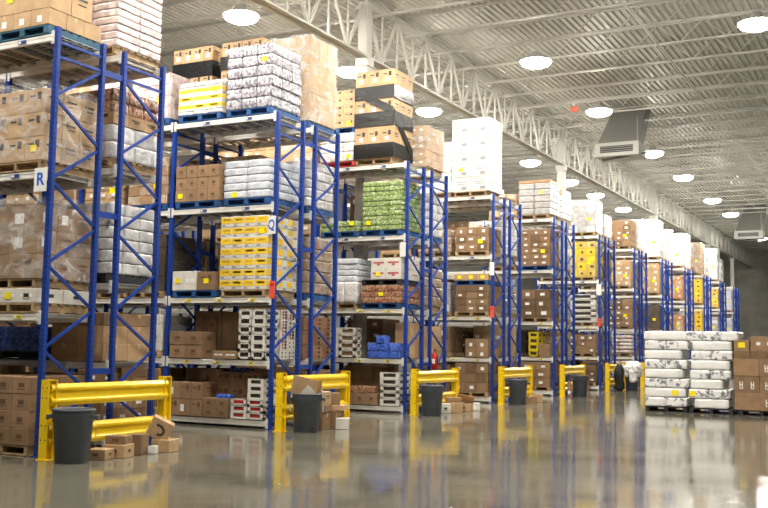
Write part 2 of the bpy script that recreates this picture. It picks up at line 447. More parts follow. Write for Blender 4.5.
# end-of-row signs, red panels, extinguisher
def text_mesh(ch, size, m):
    cu = bpy.data.curves.new('letter', 'FONT'); cu.body = ch; cu.size = size; cu.extrude = .002; cu.offset = size*.022; cu.align_x = 'CENTER'; cu.align_y = 'CENTER'
    cu.materials.append(M[m]); tmp = bpy.data.objects.new('letter', cu); me = bpy.data.meshes.new_from_object(tmp); bpy.data.objects.remove(tmp); return me
def aisle_sign(k, ch, cx, cz, w, h, rz, label):
    t = thing('aisle_sign', label, 'sign', (cx, row_y(k)-.05, cz), (0, 0, rz))
    b = MB(); b.box((0, 0, 0), (w, .008, h), 'paper'); link('board', b.mesh('board'), parent=t)
    b = MB(); b.box((w*.3, .02, h*.42), (.05, .04, .03), 'bolt'); link('bracket', b.mesh('bracket'), parent=t)
    if ch: link('letter', text_mesh(ch, h*.74, 'blue_ink'), (0, -.006, 0), t, (PI/2, 0, 0))
aisle_sign(0, 'R', -11.15, 4.0, .25, .35, .0, 'white hanging sign with a blue R on the first rack post')
aisle_sign(1, 'Q', -11.06, 4.0, .25, .36, -.32, 'white sign with a blue Q on the second rack post')
aisle_sign(2, '', -11.1, 4.06, .2, .36, -.3, 'plain white sign board on the third rack post')
aisle_sign(3, '', -11.03, 4.02, .16, .40, -.2, 'plain white sign board on the fourth rack post')
aisle_sign(5, '', -11.03, 4.05, .2, .44, .3, 'plain white sign board on the sixth rack post')
for k, z in ((1, 2.72), (3, 2.72), (5, 2.72)):
    b = MB(); b.box((0, 0, 0), (.13, .02, .34), 'red_sign', bev=.004); b.box((0, -.012, .1), (.09, .003, .05), 'red_paint')
    tag(link('marker_panel', b.mesh('marker_panel'), (X0+.0, row_y(k)-.015, z)), f'small red marker panel on the {ordw(k)} rack post', 'sign')
t = thing('fire_extinguisher', 'red fire extinguisher on the rear post of the third rack', 'fire extinguisher', (X0+.14, row_y(2)+1.47, 1.06))
b = MB(); b.lathe([(.05, 0), (.075, .02), (.075, .36), (.06, .42), (.025, .45), (.025, .48)], 'red_paint', 16); link('tank', b.mesh('tank'), parent=t)
b = MB(); b.box((0, 0, .5), (.03, .05, .04), 'ink'); b.box((0, -.05, .52), (.02, .1, .012), 'ink'); link('valve', b.mesh('valve'), parent=t)
b = MB(); b.tube((.03, -.03, .48), (.085, -.03, .35), .012, 'ink'); b.tube((.085, -.03, .35), (.085, -.03, .12), .014, 'ink'); link('hose', b.mesh('hose'), parent=t)
b = MB(); b.box((-.075, 0, .25), (.04, .1, .05), 'bolt'); link('bracket', b.mesh('bracket'), parent=t)
b = MB(); b.box((.0, -.076, .22), (.08, .004, .12), 'paper'); link('label_plate', b.mesh('label'), parent=t)

# ------------------------------------------------------------------ guards and bins
def rail_mesh(L):
    b = MB(); prof = [(0, -.155), (.03, -.15), (.055, -.10), (.055, -.07), (.012, -.03), (.012, .03), (.055, .07), (.055, .10), (.03, .15), (0, .155)]
    prev = None; mi = b.mi('guard_yellow')
    back = [(x-.02, z) for x, z in reversed(prof)]
    full = prof+back
    r0 = [b.bm.verts.new((x, 0, z)) for x, z in full]; r1 = [b.bm.verts.new((x, L, z)) for x, z in full]
    n = len(full)
    for i in range(n):
        f = b.bm.faces.new((r0[i], r0[(i+1) % n], r1[(i+1) % n], r1[i])); f.material_index = mi
    for rr, rv in ((r0, False), (r1, True)):
        m = len(prof)
        for i in range(m-1):
            q = (rr[i], rr[i+1], rr[n-2-i], rr[n-1-i]); f = b.bm.faces.new(tuple(reversed(q)) if rv else q); f.material_index = mi
    bmesh.ops.recalc_face_normals(b.bm, faces=b.bm.faces)
    for y in (.08, L-.08):
        for z in (-.1, .1): b.tube((.05, y, z), (.07, y, z), .016, 'guard_yellow', 6)
    return b.mesh('rail')
def gpost_mesh():
    b = MB(); h = 1.11
    b.box((0, 0, h/2), (.02, .15, h), 'guard_yellow'); b.box((0, -.07, h/2), (.15, .016, h), 'guard_yellow'); b.box((0, .07, h/2), (.15, .016, h), 'guard_yellow')
    b.box((0, 0, .008), (.2, .2, .016), 'guard_yellow'); b.box((0, 0, h-.006), (.15, .156, .012), 'guard_yellow')
    for z in (.28, .48, .86, 1.0):
        for x in (-.04, .04): b.tube((x, -.078, z), (x, -.0795, z), .011, 'hole', 8)
    for s in (-1, 1): b.tube((s*.085, 0, .016), (s*.085, 0, .045), .01, 'bolt', 6)
    return b.mesh('post')
GL = 2.46; RLM, GPM = rail_mesh(GL), gpost_mesh()
GX = X0+.37
for k in range(8):
    y = row_y(k)-.155
    t = thing('rack_guard', f'yellow steel guard rail across the end of the {ordw(k)} rack', 'guard rail', (GX, y, 0), group='yellow rack guards')
    for yy in (0, GL-.02): link('post', GPM, (0, yy, 0), t)
    for z in (.90, .34): link('rail', RLM, (.02 if z > .5 else -.0, -.01, z), t)
def bin_meshes():
    BS = .93
    b = MB(); b.lathe([(.235, 0), (.245, .012), (.285, .60), (.297, .61), (.30, .765)], 'bin_grey', 36, cap=False)
    b.lathe([(.0, .0), (.235, .0)], 'bin_grey', 36, cap=False); b.lathe([(.289, .765), (.285, .6), (.235, .02), (0, .02)], 'bin_grey', 36, cap=False)
    r = MB(); r.lathe([(.30, .755), (.312, .76), (.316, .785), (.308, .80), (.288, .80), (.286, .76)], 'bin_grey', 36, cap=False)
    h = MB()
    h.box((.345, 0, .70), (.07, .15, .02), 'bin_grey', bev=.006); h.box((.375, 0, .665), (.016, .15, .07), 'bin_grey', bev=.005)
    for s in (-1, 1): h.box((.335, s*.07, .68), (.08, .014, .05), 'bin_grey')
    for q in (b, r, h): bmesh.ops.scale(q.bm, vec=(BS, BS, BS*.985), verts=q.bm.verts)
    return b.mesh('bin_body'), r.mesh('rim'), h.mesh('handle')
BB, BR, BH = bin_meshes()
def bin_(x, y, label, rz):
    t = thing('trash_bin', label, 'trash bin', (x, y, 0), (0, 0, rz), group='grey trash bins')
    link('bin_body', BB, parent=t); link('rim', BR, parent=t); link('handle', BH, parent=t); link('handle', BH, parent=t, rot=(0, 0, PI))
    return t
BINS = [(-10.2, 10.13), (-10.2, 16.12), (-10.2, 21.74), (-10.2, 27.68), (-10.2, 33.9)]
for i, (x, y) in enumerate(BINS):
    t = bin_(x, y, ['empty dark grey trash bin at the yellow guard of the first rack', 'dark grey trash bin with cardboard sticking out at the second rack',
             'dark grey trash bin beside the white carton at the third rack', 'dark grey trash bin at the yellow guard of the fourth rack', 'dark grey trash bin at the yellow guard of the fifth rack'][i], .5)
    if i == 0:
        b = MB(); b.box((.28, .12, .34), (.004, .05, .3), 'paper', Matrix.Rotation(.35, 3, 'Z')); link('paper_label', b.mesh('paper_label'), parent=t)
    if i == 1:
        b = MB()
        for a in (2.7, 5.9):
            pts = [(.31*math.cos(a+.06*j), .31*math.sin(a+.06*j), .80-.42*(j/8)**1.5) for j in range(9)]
            for p, q in zip(pts, pts[1:]): b.tube(p, q, .013, 'bag_white', 6)
        link('bag_edge', b.mesh('bag_edge'), parent=t)
def flap(name, c, d, rot, label, m='tan', cat='cardboard'):
    b = MB(); b.box((0, 0, 0), d, m, bev=.001); return tag(link(name, b.mesh(name), c, None, rot), label, cat)
flap('cardboard_flap', (-10.24, 16.08, .85), (.50, .012, .36), (.12, .22, .3), 'large tan cardboard flap poking out of the second bin')
flap('cardboard_scrap', (-10.1, 16.0, .74), (.22, .01, .22), (.2, .75, .4), 'small pale cardboard corner in the second bin', 'white_board')
flap('cardboard_strip', (-10.05, 16.28, .80), (.26, .012, .34), (-.1, -.1, -.5), 'brown cardboard strip at the back of the second bin', 'kraft')

# ------------------------------------------------------------------ goods
def carton(w, d, h, m, style):
    def f():
        b = MB(); b.box((0, 0, h/2), (w-.004, d-.004, h-.003), m, bev=.006)
        e = .0035
        def front(x0, x1, z0, z1, mm):   # on the face towards -Y
            b.quad([(x0, -d/2-e+.002, z0), (x1, -d/2-e+.002, z0), (x1, -d/2-e+.002, z1), (x0, -d/2-e+.002, z1)], mm)
        def side(y0, y1, z0, z1, mm):    # on the face towards +X
            x = w/2+e-.002
            b.quad([(x, y0, z0), (x, y1, z0), (x, y1, z1), (x, y0, z1)], mm)
        if 't' in style:
            front(-.025, .025, h*.72, h-.004, 'tape'); side(-.025, .025, h*.72, h-.004, 'tape')
            b.quad([(-.025, -d/2, h), (.025, -d/2, h), (.025, d/2, h), (-.025, d/2, h)], 'tape')
        if 'l' in style: front(-.05, .05, h*.2, h*.2+.1, 'paper')
        if 'L' in style: front(-w*.38, -w*.05, h*.25, h*.68, 'paper'); side(-d*.3, d*.05, h*.3, h*.7, 'paper')
        if 'p' in style:
            ik = 'ink' if m == 'tan' else 'ink_brown'
            front(w*.08, w*.3, h*.55, h*.85, ik); front(-w*.34, -w*.02, h*.66, h*.74, ik); side(-d*.3, d*.25, h*.62, h*.7, ik); side(-d*.2, d*.2, h*.45, h*.5, ik)
        if 'g' in style:
            front(-w*.3, w*.3, h*.62, h*.68, 'ink_grey'); front(-w*.22, w*.2, h*.48, h*.54, 'ink_grey'); front(w*.02, w*.3, h*.12, h*.34, 'ink_grey')
            side(-d*.3, d*.3, h*.6, h*.66, 'ink_grey')
        if 'k' in style:
            ik = 'ink' if m == 'white_board' else 'ink_brown'
            front(-w*.15, w*.15, h*.4, h*.64, ik); side(-d*.14, d*.14, h*.4, h*.64, ik); front(-w*.2, w*.2, h*.26, h*.3, ik)
        if 'r' in style:
            front(-w*.36, w*.36, h*.5, h*.66, 'ink_pink'); front(-w*.1, w*.1, h*.3, h*.48, 'ink_pink'); side(-d*.3, d*.3, h*.5, h*.6, 'ink_pink')
        if 'y' in style:
            front(-w*.47, w*.47, h*.34, h*.9, 'yellow_print'); side(-d*.47, d*.0, h*.34, h*.9, 'yellow_print'); front(-w*.3, w*.3, h*.58, h*.76, 'ink_brown'); front(-w*.4, -w*.1, h*.1, h*.24, 'ink_grey')
            side(d*.08, d*.4, h*.1, h*.3, 'ink_grey')
        if 'b' in style:
            front(-w*.5+.01, w*.5-.01, h*.3, h*.75, 'yellow_print'); side(-d*.5+.01, d*.5-.01, h*.3, h*.75, 'yellow_print'); front(-w*.25, w*.25, h*.42, h*.62, 'ink_brown')
        if 'd' in style:
            for i in (-1, 1):
                for j in (.3, .7): side(i*d*.25-.02, i*d*.25+.02, h*j-.02, h*j+.02, 'ink'); front(i*w*.25-.02, i*w*.25+.02, h*j-.02, h*j+.02, 'ink')
        if 'm' in style:
            for x in (-w*.22, w*.22):
                for dx in (-.03, .03): front(x+dx-.012, x+dx+.012, h*.3, h*.66, 'paper')
                front(x-.03, x+.03, h*.44, h*.5, 'paper'); front(x-.045, x+.045, h*.24, h*.28, 'paper')
        if 'n' in style:
            for x in (-w*.2, w*.2): front(x-.05, x+.05, h*.4, h*.62, 'paper')
        if 's' in style:  # bold side print in red
            for z in (.2, .5, .8):
                side(-d*.3, -d*.1, h*z-.02, h*z+.02, 'ink_red'); side(d*.05, d*.3, h*z-.025, h*z+.025, 'ink')
        return b.mesh('carton')
    return cached(('c', round(w, 3), round(d, 3), round(h, 3), m, style), f)

def bottle_case(w, d, h, m, style):
    def f():
        b = MB(); mi = b.mi(m); r = .04
        nx, ny = max(2, round(w/.085)), max(2, round(d/.085))
        def outline(ins, amp):
            pts = []
            sides = [((-w/2, -d/2), (w/2, -d/2), nx, (0, -1)), ((w/2, -d/2), (w/2, d/2), ny, (1, 0)), ((w/2, d/2), (-w/2, d/2), nx, (0, 1)), ((-w/2, d/2), (-w/2, -d/2), ny, (-1, 0))]
            for a, c, n, nn in sides:
                for i in range(n*3):
                    t = i/(n*3); s = abs(math.sin(PI*t*n))
                    k = -ins-amp*(1-s)
                    x = a[0]+(c[0]-a[0])*t+nn[0]*k; y = a[1]+(c[1]-a[1])*t+nn[1]*k
                    x = max(-w/2+ins, min(w/2-ins, x)); y = max(-d/2+ins, min(d/2-ins, y))
                    pts.append((x, y))
            return pts
        rings = []
        for z, ins, amp in ((0, .004, .006), (h*.06, 0, .012), (h*.66, 0, .013), (h*.8, .004, .016), (h*.92, .010, .02), (h*.998, .012, .02)):
            rings.append([b.bm.verts.new((x, y, z)) for x, y in outline(ins, amp)])
        n = len(rings[0])
        for a, c in zip(rings, rings[1:]):
            for i in range(n):
                fc = b.bm.faces.new((a[i], a[(i+1) % n], c[(i+1) % n], c[i])); fc.material_index = mi; fc.smooth = True
        fc = b.bm.faces.new(rings[-1]); fc.material_index = mi
        fc = b.bm.faces.new(list(reversed(rings[0]))); fc.material_index = mi
        return b.mesh('bottle_case')
    return cached(('b', round(w, 3), round(d, 3), round(h, 3), m), f)

def soft(w, d, h, m, rad=.05, amp=.012, cuts=5, seed=0, bulge=0.):
    b = MB(); r = bmesh.ops.create_cube(b.bm, size=2)
    bmesh.ops.subdivide_edges(b.bm, edges=b.bm.edges[:], cuts=cuts, use_grid_fill=True)
    hw = Vector((w/2, d/2, h/2))
    for v in b.bm.verts:
        p = v.co; q = Vector((p.x*hw.x, p.y*hw.y, p.z*hw.z))
        rr = min(rad, hw.x*.9, hw.y*.9, hw.z*.9)
        inn = Vector([max(-hw[i]+rr, min(hw[i]-rr, q[i])) for i in range(3)])
        dd = q-inn
        if dd.length > 1e-6: q = inn+dd.normalized()*rr
        nn = noise.noise_vector(q*9+Vector((seed*7.1, seed*3.3, 0)))*amp
        q += nn
        if bulge: q.z += bulge*(1-p.x*p.x)*(1-p.y*p.y)*(1 if p.z > 0 else 0)
        q.z = max(-hw.z, min(hw.z+bulge*.7, q.z))
        v.co = q+Vector((0, 0, hw.z))
    for f in b.bm.faces: f.smooth = True; f.material_index = b.mi(m)
    return b.mesh('soft')
def bundle(w, d, h, m, style): return cached(('s', round(w, 3), round(d, 3), round(h, 3), m, style), lambda: soft(w-.001, d-.001, h, m, .05 if m.startswith('foam') else .024, .012 if m.startswith('foam') else .009, 7, R.random()*9))
def sack(w, d, h, m, style): return cached(('k', round(w, 3), round(d, 3), round(h, 3), m), lambda: soft(w+.01, d, h-.001, m, .09, .012, 6, R.random()*9))
def tray(w, d, h, m, style):
    def f():
        b = MB(); t = .012; w2, d2 = w-.006, d-.006; h2 = h-.002
        b.box((0, 0, t/2), (w2, d2, t), m)
        for s in (-1, 1):
            y = s*(d2/2-t/2); x = s*(w2/2-t/2)
            b.box((0, y, h2*.16), (w2, t, h2*.32), m); b.box((0, y, h2*.93), (w2, t, h2*.14), m)
            for q in (-1, 1): b.box((q*(w2/2-w2*.09), y, h2*.5), (w2*.18, t, h2), m)
            b.box((x, 0, h2*.2), (t, d2, h2*.4), m); b.box((x, 0, h2*.92), (t, d2, h2*.16), m)
            for q in (-1, 1): b.box((x, q*(d2/2-d2*.11), h2*.5), (t, d2*.22, h2), m)
        inner = {'r': 'ink_red', 'k': 'ink', 'w': 'kraft'}.get(style, 'ink')
        b.box((0, 0, t+h2*.33), (w2-.05, d2-.05, h2*.62), inner)
        return b.mesh('tray')
    return cached(('t', round(w, 3), round(d, 3), round(h, 3), m, style), f)
SECOND = {'kraft': 'brown', 'brown': 'kraft', 'tan': 'film_tan', 'film_tan': 'tan', 'film_yellow': 'yellow_print', 'film_white': 'paper', 'film_brown': 'kraft', 'film_grey': 'film_white', 'film_orange': 'film_tan'}
def grooved(w, d, h, nx, ny, nz, m, g=.014, dep=.02, jit=.0, seed=0):
    b = MB(); mi = b.mi(m); m2 = b.mi(SECOND.get(m, m)); V = {}
    rr = random.Random(seed); offs = [(rr.uniform(-jit, jit), rr.uniform(-jit, jit)) for _ in range(nz+1)]
    def v(i, j, k):
        if (i, j, k) not in V:
            o = offs[k]; V[i, j, k] = b.bm.verts.new((-w/2+.02+(w-.04)*i/nx+o[0], -d/2+.02+(d-.04)*j/ny+o[1], h*k/nz))
        return V[i, j, k]
    fs = []; marks = []
    for i in range(nx):
        for k in range(nz):
            fs.append((v(i, 0, k), v(i+1, 0, k), v(i+1, 0, k+1), v(i, 0, k+1))); fs.append((v(i+1, ny, k), v(i, ny, k), v(i, ny, k+1), v(i+1, ny, k+1)))
            marks.append(('f', -w/2+w*(i+.5)/nx+offs[k][0], h*(k+.5)/nz, w/nx, h/nz))
    for j in range(ny):
        for k in range(nz):
            fs.append((v(nx, j, k), v(nx, j+1, k), v(nx, j+1, k+1), v(nx, j, k+1))); fs.append((v(0, j+1, k), v(0, j, k), v(0, j, k+1), v(0, j+1, k+1)))
    for i in range(nx):
        for j in range(ny):
            fs.append((v(i, j, nz), v(i+1, j, nz), v(i+1, j+1, nz), v(i, j+1, nz))); fs.append((v(i, j+1, 0), v(i+1, j+1, 0), v(i+1, j, 0), v(i, j, 0)))
    F_ = [b.bm.faces.new(f) for f in fs]
    b.bm.normal_update()
    sidef = [f for f in F_ if abs(f.normal.z) < .5]
    bmesh.ops.inset_individual(b.bm, faces=sidef, thickness=g, depth=dep)
    for f in b.bm.faces: f.material_index = mi
    for f in sidef: f.material_index = m2 if rr.random() < .28 else mi
    lab = {'kraft': 'paper', 'brown': 'paper', 'tan': 'paper', 'film_tan': 'paper', 'film_yellow': 'ink_brown', 'white_board': 'ink', 'foam_white': 'ink_grey', 'film_orange': 'paper'}.get(m)
    if lab:
        for _, x, z, cw, ch in marks:
            if rr.random() < (.75 if lab != 'ink_grey' else .4):
                a, c = cw*rr.uniform(.1, .2), ch*rr.uniform(.12, .2); x += cw*rr.uniform(-.12, .12); y = -d/2-dep+.0*z-.006
                b.quad([(x-a, y, z-c), (x+a, y, z-c), (x+a, y, z+c), (x-a, y, z+c)], lab)
    return b.mesh('wrapped_load')

def pallet_parts(m):
    def f():
        t = MB(); w, d = 1.1, 1.06
        for i in range(7): t.box((-w/2+.05+(w-.1)*i/6, 0, .129), (.11, d, .018), m) if m == 'x' else t.box((0, -d/2+.05+(d-.1)*i/6, .128), (w, .105, .02), m)
        s = MB(); s.box((0, 0, .069), (.05 if m == 'wood' else .1, d, .098), m)
        bo = MB()
        for i in (-1, 0, 1): bo.box((0, i*(d/2-.06), .01), (w, .1, .02), m)
        return t.mesh('top_deck'), s.mesh('stringer'), bo.mesh('bottom_deck')
    return cached(('pal', m), f)
def pallet_single(m):
    def f():
        t = MB(); w, d = 1.1, 1.06
        t.box((0, 0, .128), (w, d, .022), m)
        for i in (-1, 0, 1):
            t.box((i*(w/2-.05), 0, .069), (.1, d, .098), m); t.box((0, i*(d/2-.06), .01), (w, .1, .02), m)
        return t.mesh('pallet')
    return cached(('pals', m), f)
PNAME = {'wood': 'wooden', 'pallet_blue': 'blue', 'pallet_teal': 'teal', 'pallet_black': 'black', 'pallet_red': 'red'}
def pallet(x, y, z, m, where, detail=True, no=''):
    lab = f'{no}{PNAME[m]} pallet under {where}'
    if not detail: return tag(link('pallet', pallet_single(m), (x, y, z)), lab, 'pallet', 'pallets on the racks')
    t = thing('pallet', lab, 'pallet', (x, y, z), group='pallets on the racks')
    a, s, bo = pallet_parts(m)
    link('top_deck', a, parent=t); link('bottom_deck', bo, parent=t)
    for i in (-1, 0, 1): link('stringer', s, (i*.5, 0, 0), t)
    return t
def sticker_on(o, w, d, h, x=.0, z=.5, face='front', size=.1):
    b = MB()
    if face == 'front': b.box((0, 0, 0), (size*1.25, .004, size), 'sticker')
    else: b.box((0, 0, 0), (.004, size*1.25, size), 'sticker')
    me = cached(('st', face, size), lambda: b.mesh('sticker'))
    s = link('sticker', me, (x*w, -d/2-.006, z*h) if face == 'front' else (w/2+.006, x*d, z*h), o)
    s['label'] = 'square yellow sticker'
KIND = {'carton': carton, 'case': bottle_case, 'bundle': bundle, 'tray': tray, 'sack': sack}
SHELF = ['floor-level', 'low-shelf', 'middle-shelf', 'upper-shelf', 'top']
def tierw(t, n): return '' if n == 1 else ('bottom tier' if t == 0 else 'top tier' if t == n-1 else ordw(t)+' tier')
def colw(i, n): return '' if n == 1 else ['left', 'right'][i] if n == 2 else ['left', 'middle', 'right'][i] if n == 3 else ordw(i)+' from left'
def tiers(phrase, x0, x1, y0, y1, z, kind, name, desc, cat, m, style, nx, ny, h, nt, stickers=(), jit=.006, zn=None, z_off=0, tops=False, side=True, front=9):
    """front row and aisle-side row of a stack of goods; every piece its own object"""
    n_tot = zn or nt
    for t in range(nt):
        a, c = nx, ny
        w, d = (x1-x0)/a, (y1-y0)/c
        ox, oy = R.uniform(-jit, jit), R.uniform(-jit, jit)
        for j in range(c):
            for i in range(a):
                if not ((j == 0 and i >= a-front) or (i == a-1 and side) or (tops and t == nt-1)): continue
                st = style[R.randrange(len(style))] if isinstance(style, (list, tuple)) else style
                me = KIND[kind](w, d, h, m, st)
                ry = 0
                o = link(name, me, (x0+(i+.5)*w+ox, y0+(j+.5)*d+oy, z+t*h), None, (0, 0, R.uniform(-.012, .012)))
                tw = tierw(t+z_off, n_tot)
                pl = (f'front {colw(i, a)}' if a > 1 else 'front') if j == 0 else f'{ordw(j-1)} behind corner'
                if j and i < a-1: pl = f'{colw(i, a)} column, {ordw(j-1)} behind the front'
                if c == 1 and a == 1: pl = ''
                lab = ', '.join(q for q in (desc, tw, pl, phrase) if q)
                tag(o, lab, cat, f'{desc.split(" with")[0]}s, {phrase}')
                for s in stickers:
                    if s[:3] == (i, j, t) or (len(s) == 2 and s == (i, t) and j == 0): sticker_on(o, w, d, h)
    return z+nt*h
def where(k, run, n, slot, lv):
    s = 'inner' if slot == 'L' else ('rear' if run == 'B' else 'aisle-end')
    if slot == 'L' and run == 'B': s = 'rear inner'
    if n: s = f'{["", "second-bay", "third-bay"][n]} {s}'
    return f'{s} {SHELF[lv]} stack, {ordw(k)} rack' if lv < 4 else f'{s} stack atop {ordw(k)} rack'
SHIFT = {(2, 'A', 0, 'R', 4): -.27, (2, 'A', 0, 'L', 4): -.16}
def spot(k, run, n, slot, lv, z=None, wd=1.13):
    xr = X0-.12-n*BAY-(0 if slot == 'R' else 1.25)+SHIFT.get((k, run, n, slot, lv), 0)
    y = row_y(k)+(0 if run == 'A' else FD+GAP)
    if z is None: z = (LVR if (k == 0 and run == 'A') else LV)[lv]
    return xr-wd, xr, y-.04, y+FD+.04, z+.008
def stack(k, run, n, slot, lv, segs, z=None, wd=1.13, ph=None, wrap=None):
    x0, x1, y0, y1, z = spot(k, run, n, slot, lv, z, wd); p = ph or where(k, run, n, slot, lv)
    zb = z; np_ = 0
    for s in segs:
        if s[0] == 'low':
            o = link('wrapped_load', cached('lowload', lambda: grooved(1.11, 1.07, .99, 4, 3, 3, 'tan', jit=.006, seed=3)), ((x0+x1)/2, (y0+y1)/2, z)); tag(o, f'lower tan carton load, {p}', 'pallet load', 'wrapped loads on the racks'); z += .99
        elif s[0] == 'pallet':
            pallet((x0+x1)/2, (y0+y1)/2, z, s[1], p, k <= 3, 'upper ' if np_ else ''); z += .142; np_ += 1; zb = z
        else:
            kind, name, desc, cat, m, style, nx, ny, h, nt = s[:10]; kw = dict(s[10]) if len(s) > 10 else {}
            fx0, fx1 = kw.pop('fx', (0, 1)); fy0, fy1 = kw.pop('fy', (0, 1))
            if slot == 'L' and (lv < 4 or k == 2): kw['side'] = False
            if run == 'B' and lv < 4 and k: kw['front'] = 1
            z = tiers(p, x0+(x1-x0)*fx0, x0+(x1-x0)*fx1, y0+(y1-y0)*fy0, y0+(y1-y0)*fy1, z, kind, name, desc, cat, m, style, nx, ny, h, nt, **kw) if not kw.pop('same', False) else z
    if wrap: film(x0, x1, y0, y1, zb, z+wrap, p)
    return z
def film(x0, x1, y0, y1, z0, z1, p):
    b = MB(); mi = b.mi('clear_film'); nz = 14; per = []
    for a, c, n in (((x0, y0), (x1, y0), 12), ((x1, y0), (x1, y1), 12), ((x1, y1), (x0, y1), 8), ((x0, y1), (x0, y0), 8)):
        for i in range(n): per.append((a[0]+(c[0]-a[0])*i/n, a[1]+(c[1]-a[1])*i/n))
    cx, cy = (x0+x1)/2, (y0+y1)/2; rings = []
    for k in range(nz+1):
        rg = []
        for x, y in per:
            z = z0+.0+(z1-z0)*k/nz
            e = .022+.014*noise.noise(Vector((x*5, y*5, z*9)))
            if k == nz: e = .018
            dx = (e if x > cx else -e); dy = (e if y > cy else -e)
            rg.append(b.bm.verts.new((x+dx, y+dy, z+(.03*noise.noise(Vector((x*4, y*4, 3))) if k == nz else 0))))
        rings.append(rg)
    n = len(per)
    for a, c in zip(rings, rings[1:]):
        for i in range(n):
            f = b.bm.faces.new((a[i], a[(i+1) % n], c[(i+1) % n], c[i])); f.smooth = True; f.material_index = mi
    tag(link('stretch_film', b.mesh('stretch_film')), f'clear stretch film around the {p}', 'stretch film')
def black_bands(x0, x1, y0, y1, bands, diags, p):
    b = MB(); t = .012; cx, cy = (x0+x1)/2, (y0+y1)/2; w, d = x1-x0+.03, y1-y0+.03
    for a, c in bands:
        zc, hh = (a+c)/2, c-a
        b.box((cx, y0-.012, zc), (w, t, hh), 'black_film'); b.box((cx, y1+.012, zc), (w, t, hh), 'black_film')
        b.box((x0-.012, cy, zc), (t, d, hh), 'black_film'); b.box((x1+.012, cy, zc), (t, d, hh), 'black_film')
    for face, za, zb2, th in diags:
        if face == 'front': pts = [((x0, y0-.02, za), (x1, y0-.02, zb2))]
        else: pts = [((x1+.02, y0, za), (x1+.02, y1, zb2))]
        for q, r in pts:
            n = 8; vs = []
            for i in range(n+1):
                f = i/n; p0 = Vector(q).lerp(Vector(r), f); wob = .012*noise.noise(p0*6)
                off = Vector((0, -.006, 0)) if face == 'front' else Vector((.006, 0, 0))
                vs.append([b.bm.verts.new(p0+Vector((0, 0, s*th/2+wob))+o) for s, o in ((-1, off), (1, off), (1, -off), (-1, -off))])
            mi = b.mi('black_film')
            for u, v in zip(vs, vs[1:]):
                for i in range(4):
                    f = b.bm.faces.new((u[i], u[(i+1) % 4], v[(i+1) % 4], v[i])); f.material_index = mi
            for e in (vs[0], vs[-1]): f = b.bm.faces.new(e); f.material_index = mi
    bmesh.ops.recalc_face_normals(b.bm, faces=b.bm.faces)
    tag(link('stretch_film', b.mesh('stretch_film')), f'black stretch film bands around the {p}', 'stretch film')
# a whole wrapped load seen from afar is one body
LOADC = {'film_white': 'white film-wrapped', 'film_grey': 'grey film-wrapped', 'film_pink': 'pinkish film-wrapped', 'film_blueish': 'bluish film-wrapped', 'film_brown': 'brown film-wrapped', 'film_tan': 'tan film-wrapped',
         'film_yellow': 'yellow film-wrapped', 'film_dark': 'dark film-wrapped', 'film_orange': 'orange film-wrapped', 'tan': 'tan carton', 'kraft': 'brown carton', 'brown': 'dark brown carton', 'white_board': 'white carton', 'redbrown': 'red-brown case', 'foam_white': 'white foam'}
def load(k, run, n, slot, lv, m, h, nx=3, nz=5, pal='wood', z=None, wd=1.1, jit=.008, sticker=False, fx=0):
    x0, x1, y0, y1, z = spot(k, run, n, slot, lv, z, wd); p = where(k, run, n, slot, lv)
    if pal: pallet((x0+x1)/2+fx, (y0+y1)/2, z, pal, p, False); z += .142
    me = cached(('g', m, round(h, 2), nx, nz, round(wd, 2), R.randrange(3)), lambda: grooved(wd-.02, 1.05, h, nx, 3, nz, m, jit=jit, seed=R.randrange(99)))
    o = link('wrapped_load', me, ((x0+x1)/2+fx, (y0+y1)/2, z))
    tag(o, f'{LOADC[m]} load, {p}', 'pallet load', 'wrapped loads on the racks')
    if sticker: sticker_on(o, wd, 1.05, h, .25, .4, size=.13)
    return z+h

# ------------------------------------------------------------------ what stands on the racks
PW, PB, PT, PK, PR = ('pallet', 'wood'), ('pallet', 'pallet_blue'), ('pallet', 'pallet_teal'), ('pallet', 'pallet_black'), ('pallet', 'pallet_red')
LOW = ('low',)
def cart(desc, m, style, nx, ny, h, nt, **kw): return ('carton', 'white_carton' if m == 'white_board' else 'carton', desc, 'carton', m, style, nx, ny, h, nt, kw)
def case(desc, m, nx, ny, h, nt, **kw): return ('case', 'bottle_case', desc, 'bottle case', m, '', nx, ny, h, nt, kw)
def bund(desc, m, nx, ny, h, nt, **kw): return ('bundle', 'wrapped_bundle', desc, 'bundle', m, 'u', nx, ny, h, nt, kw)
def tray_(desc, m, style, nx, ny, h, nt, **kw): return ('tray', 'produce_tray', desc, 'tray', m, style, nx, ny, h, nt, kw)

# first rack
stack(0, 'A', 0, 'R', 0, [PW, cart('brown carton', 'kraft', 'k', 3, 2, .245, 4, tops=True)], z=.0)
stack(0, 'A', 0, 'R', 2, [PW, cart('low white carton', 'white_board', 'kn', 3, 2, .215, 1, stickers=[(1, 0)]), PW, cart('paper-labelled brown carton', 'kraft', ['L', 'p', 'L'], 2, 3, .36, 3)], wrap=.12)
stack(0, 'A', 0, 'R', 3, [PW, cart('tan carton', 'tan', 'p', 3, 3, .36, 3, stickers=[(2, 0)])], wrap=.1)
stack(0, 'A', 0, 'R', 4, [PT, cart('small white-labelled tan carton', 'tan', ['lt', 'l'], 3, 3, .25, 1), cart('large tan carton', 'tan', 'pt', 2, 2, .46, 2, stickers=[(0, 0)], fy=(.0, .8))])
for lv, m, h, nx, nz in ((2, 'film_brown', .9, 3, 3), (3, 'tan', 1.0, 3, 3), (4, 'tan', 1.0, 2, 3)): load(0, 'A', 0, 'L', lv, m, h, nx, nz)
load(0, 'A', 0, 'L', 0, 'kraft', 1.1, 3, 4, z=.008)
stack(0, 'B', 0, 'R', 0, [PW, cart('brown carton', 'kraft', 'L', 3, 3, .26, 2), ], z=.168)
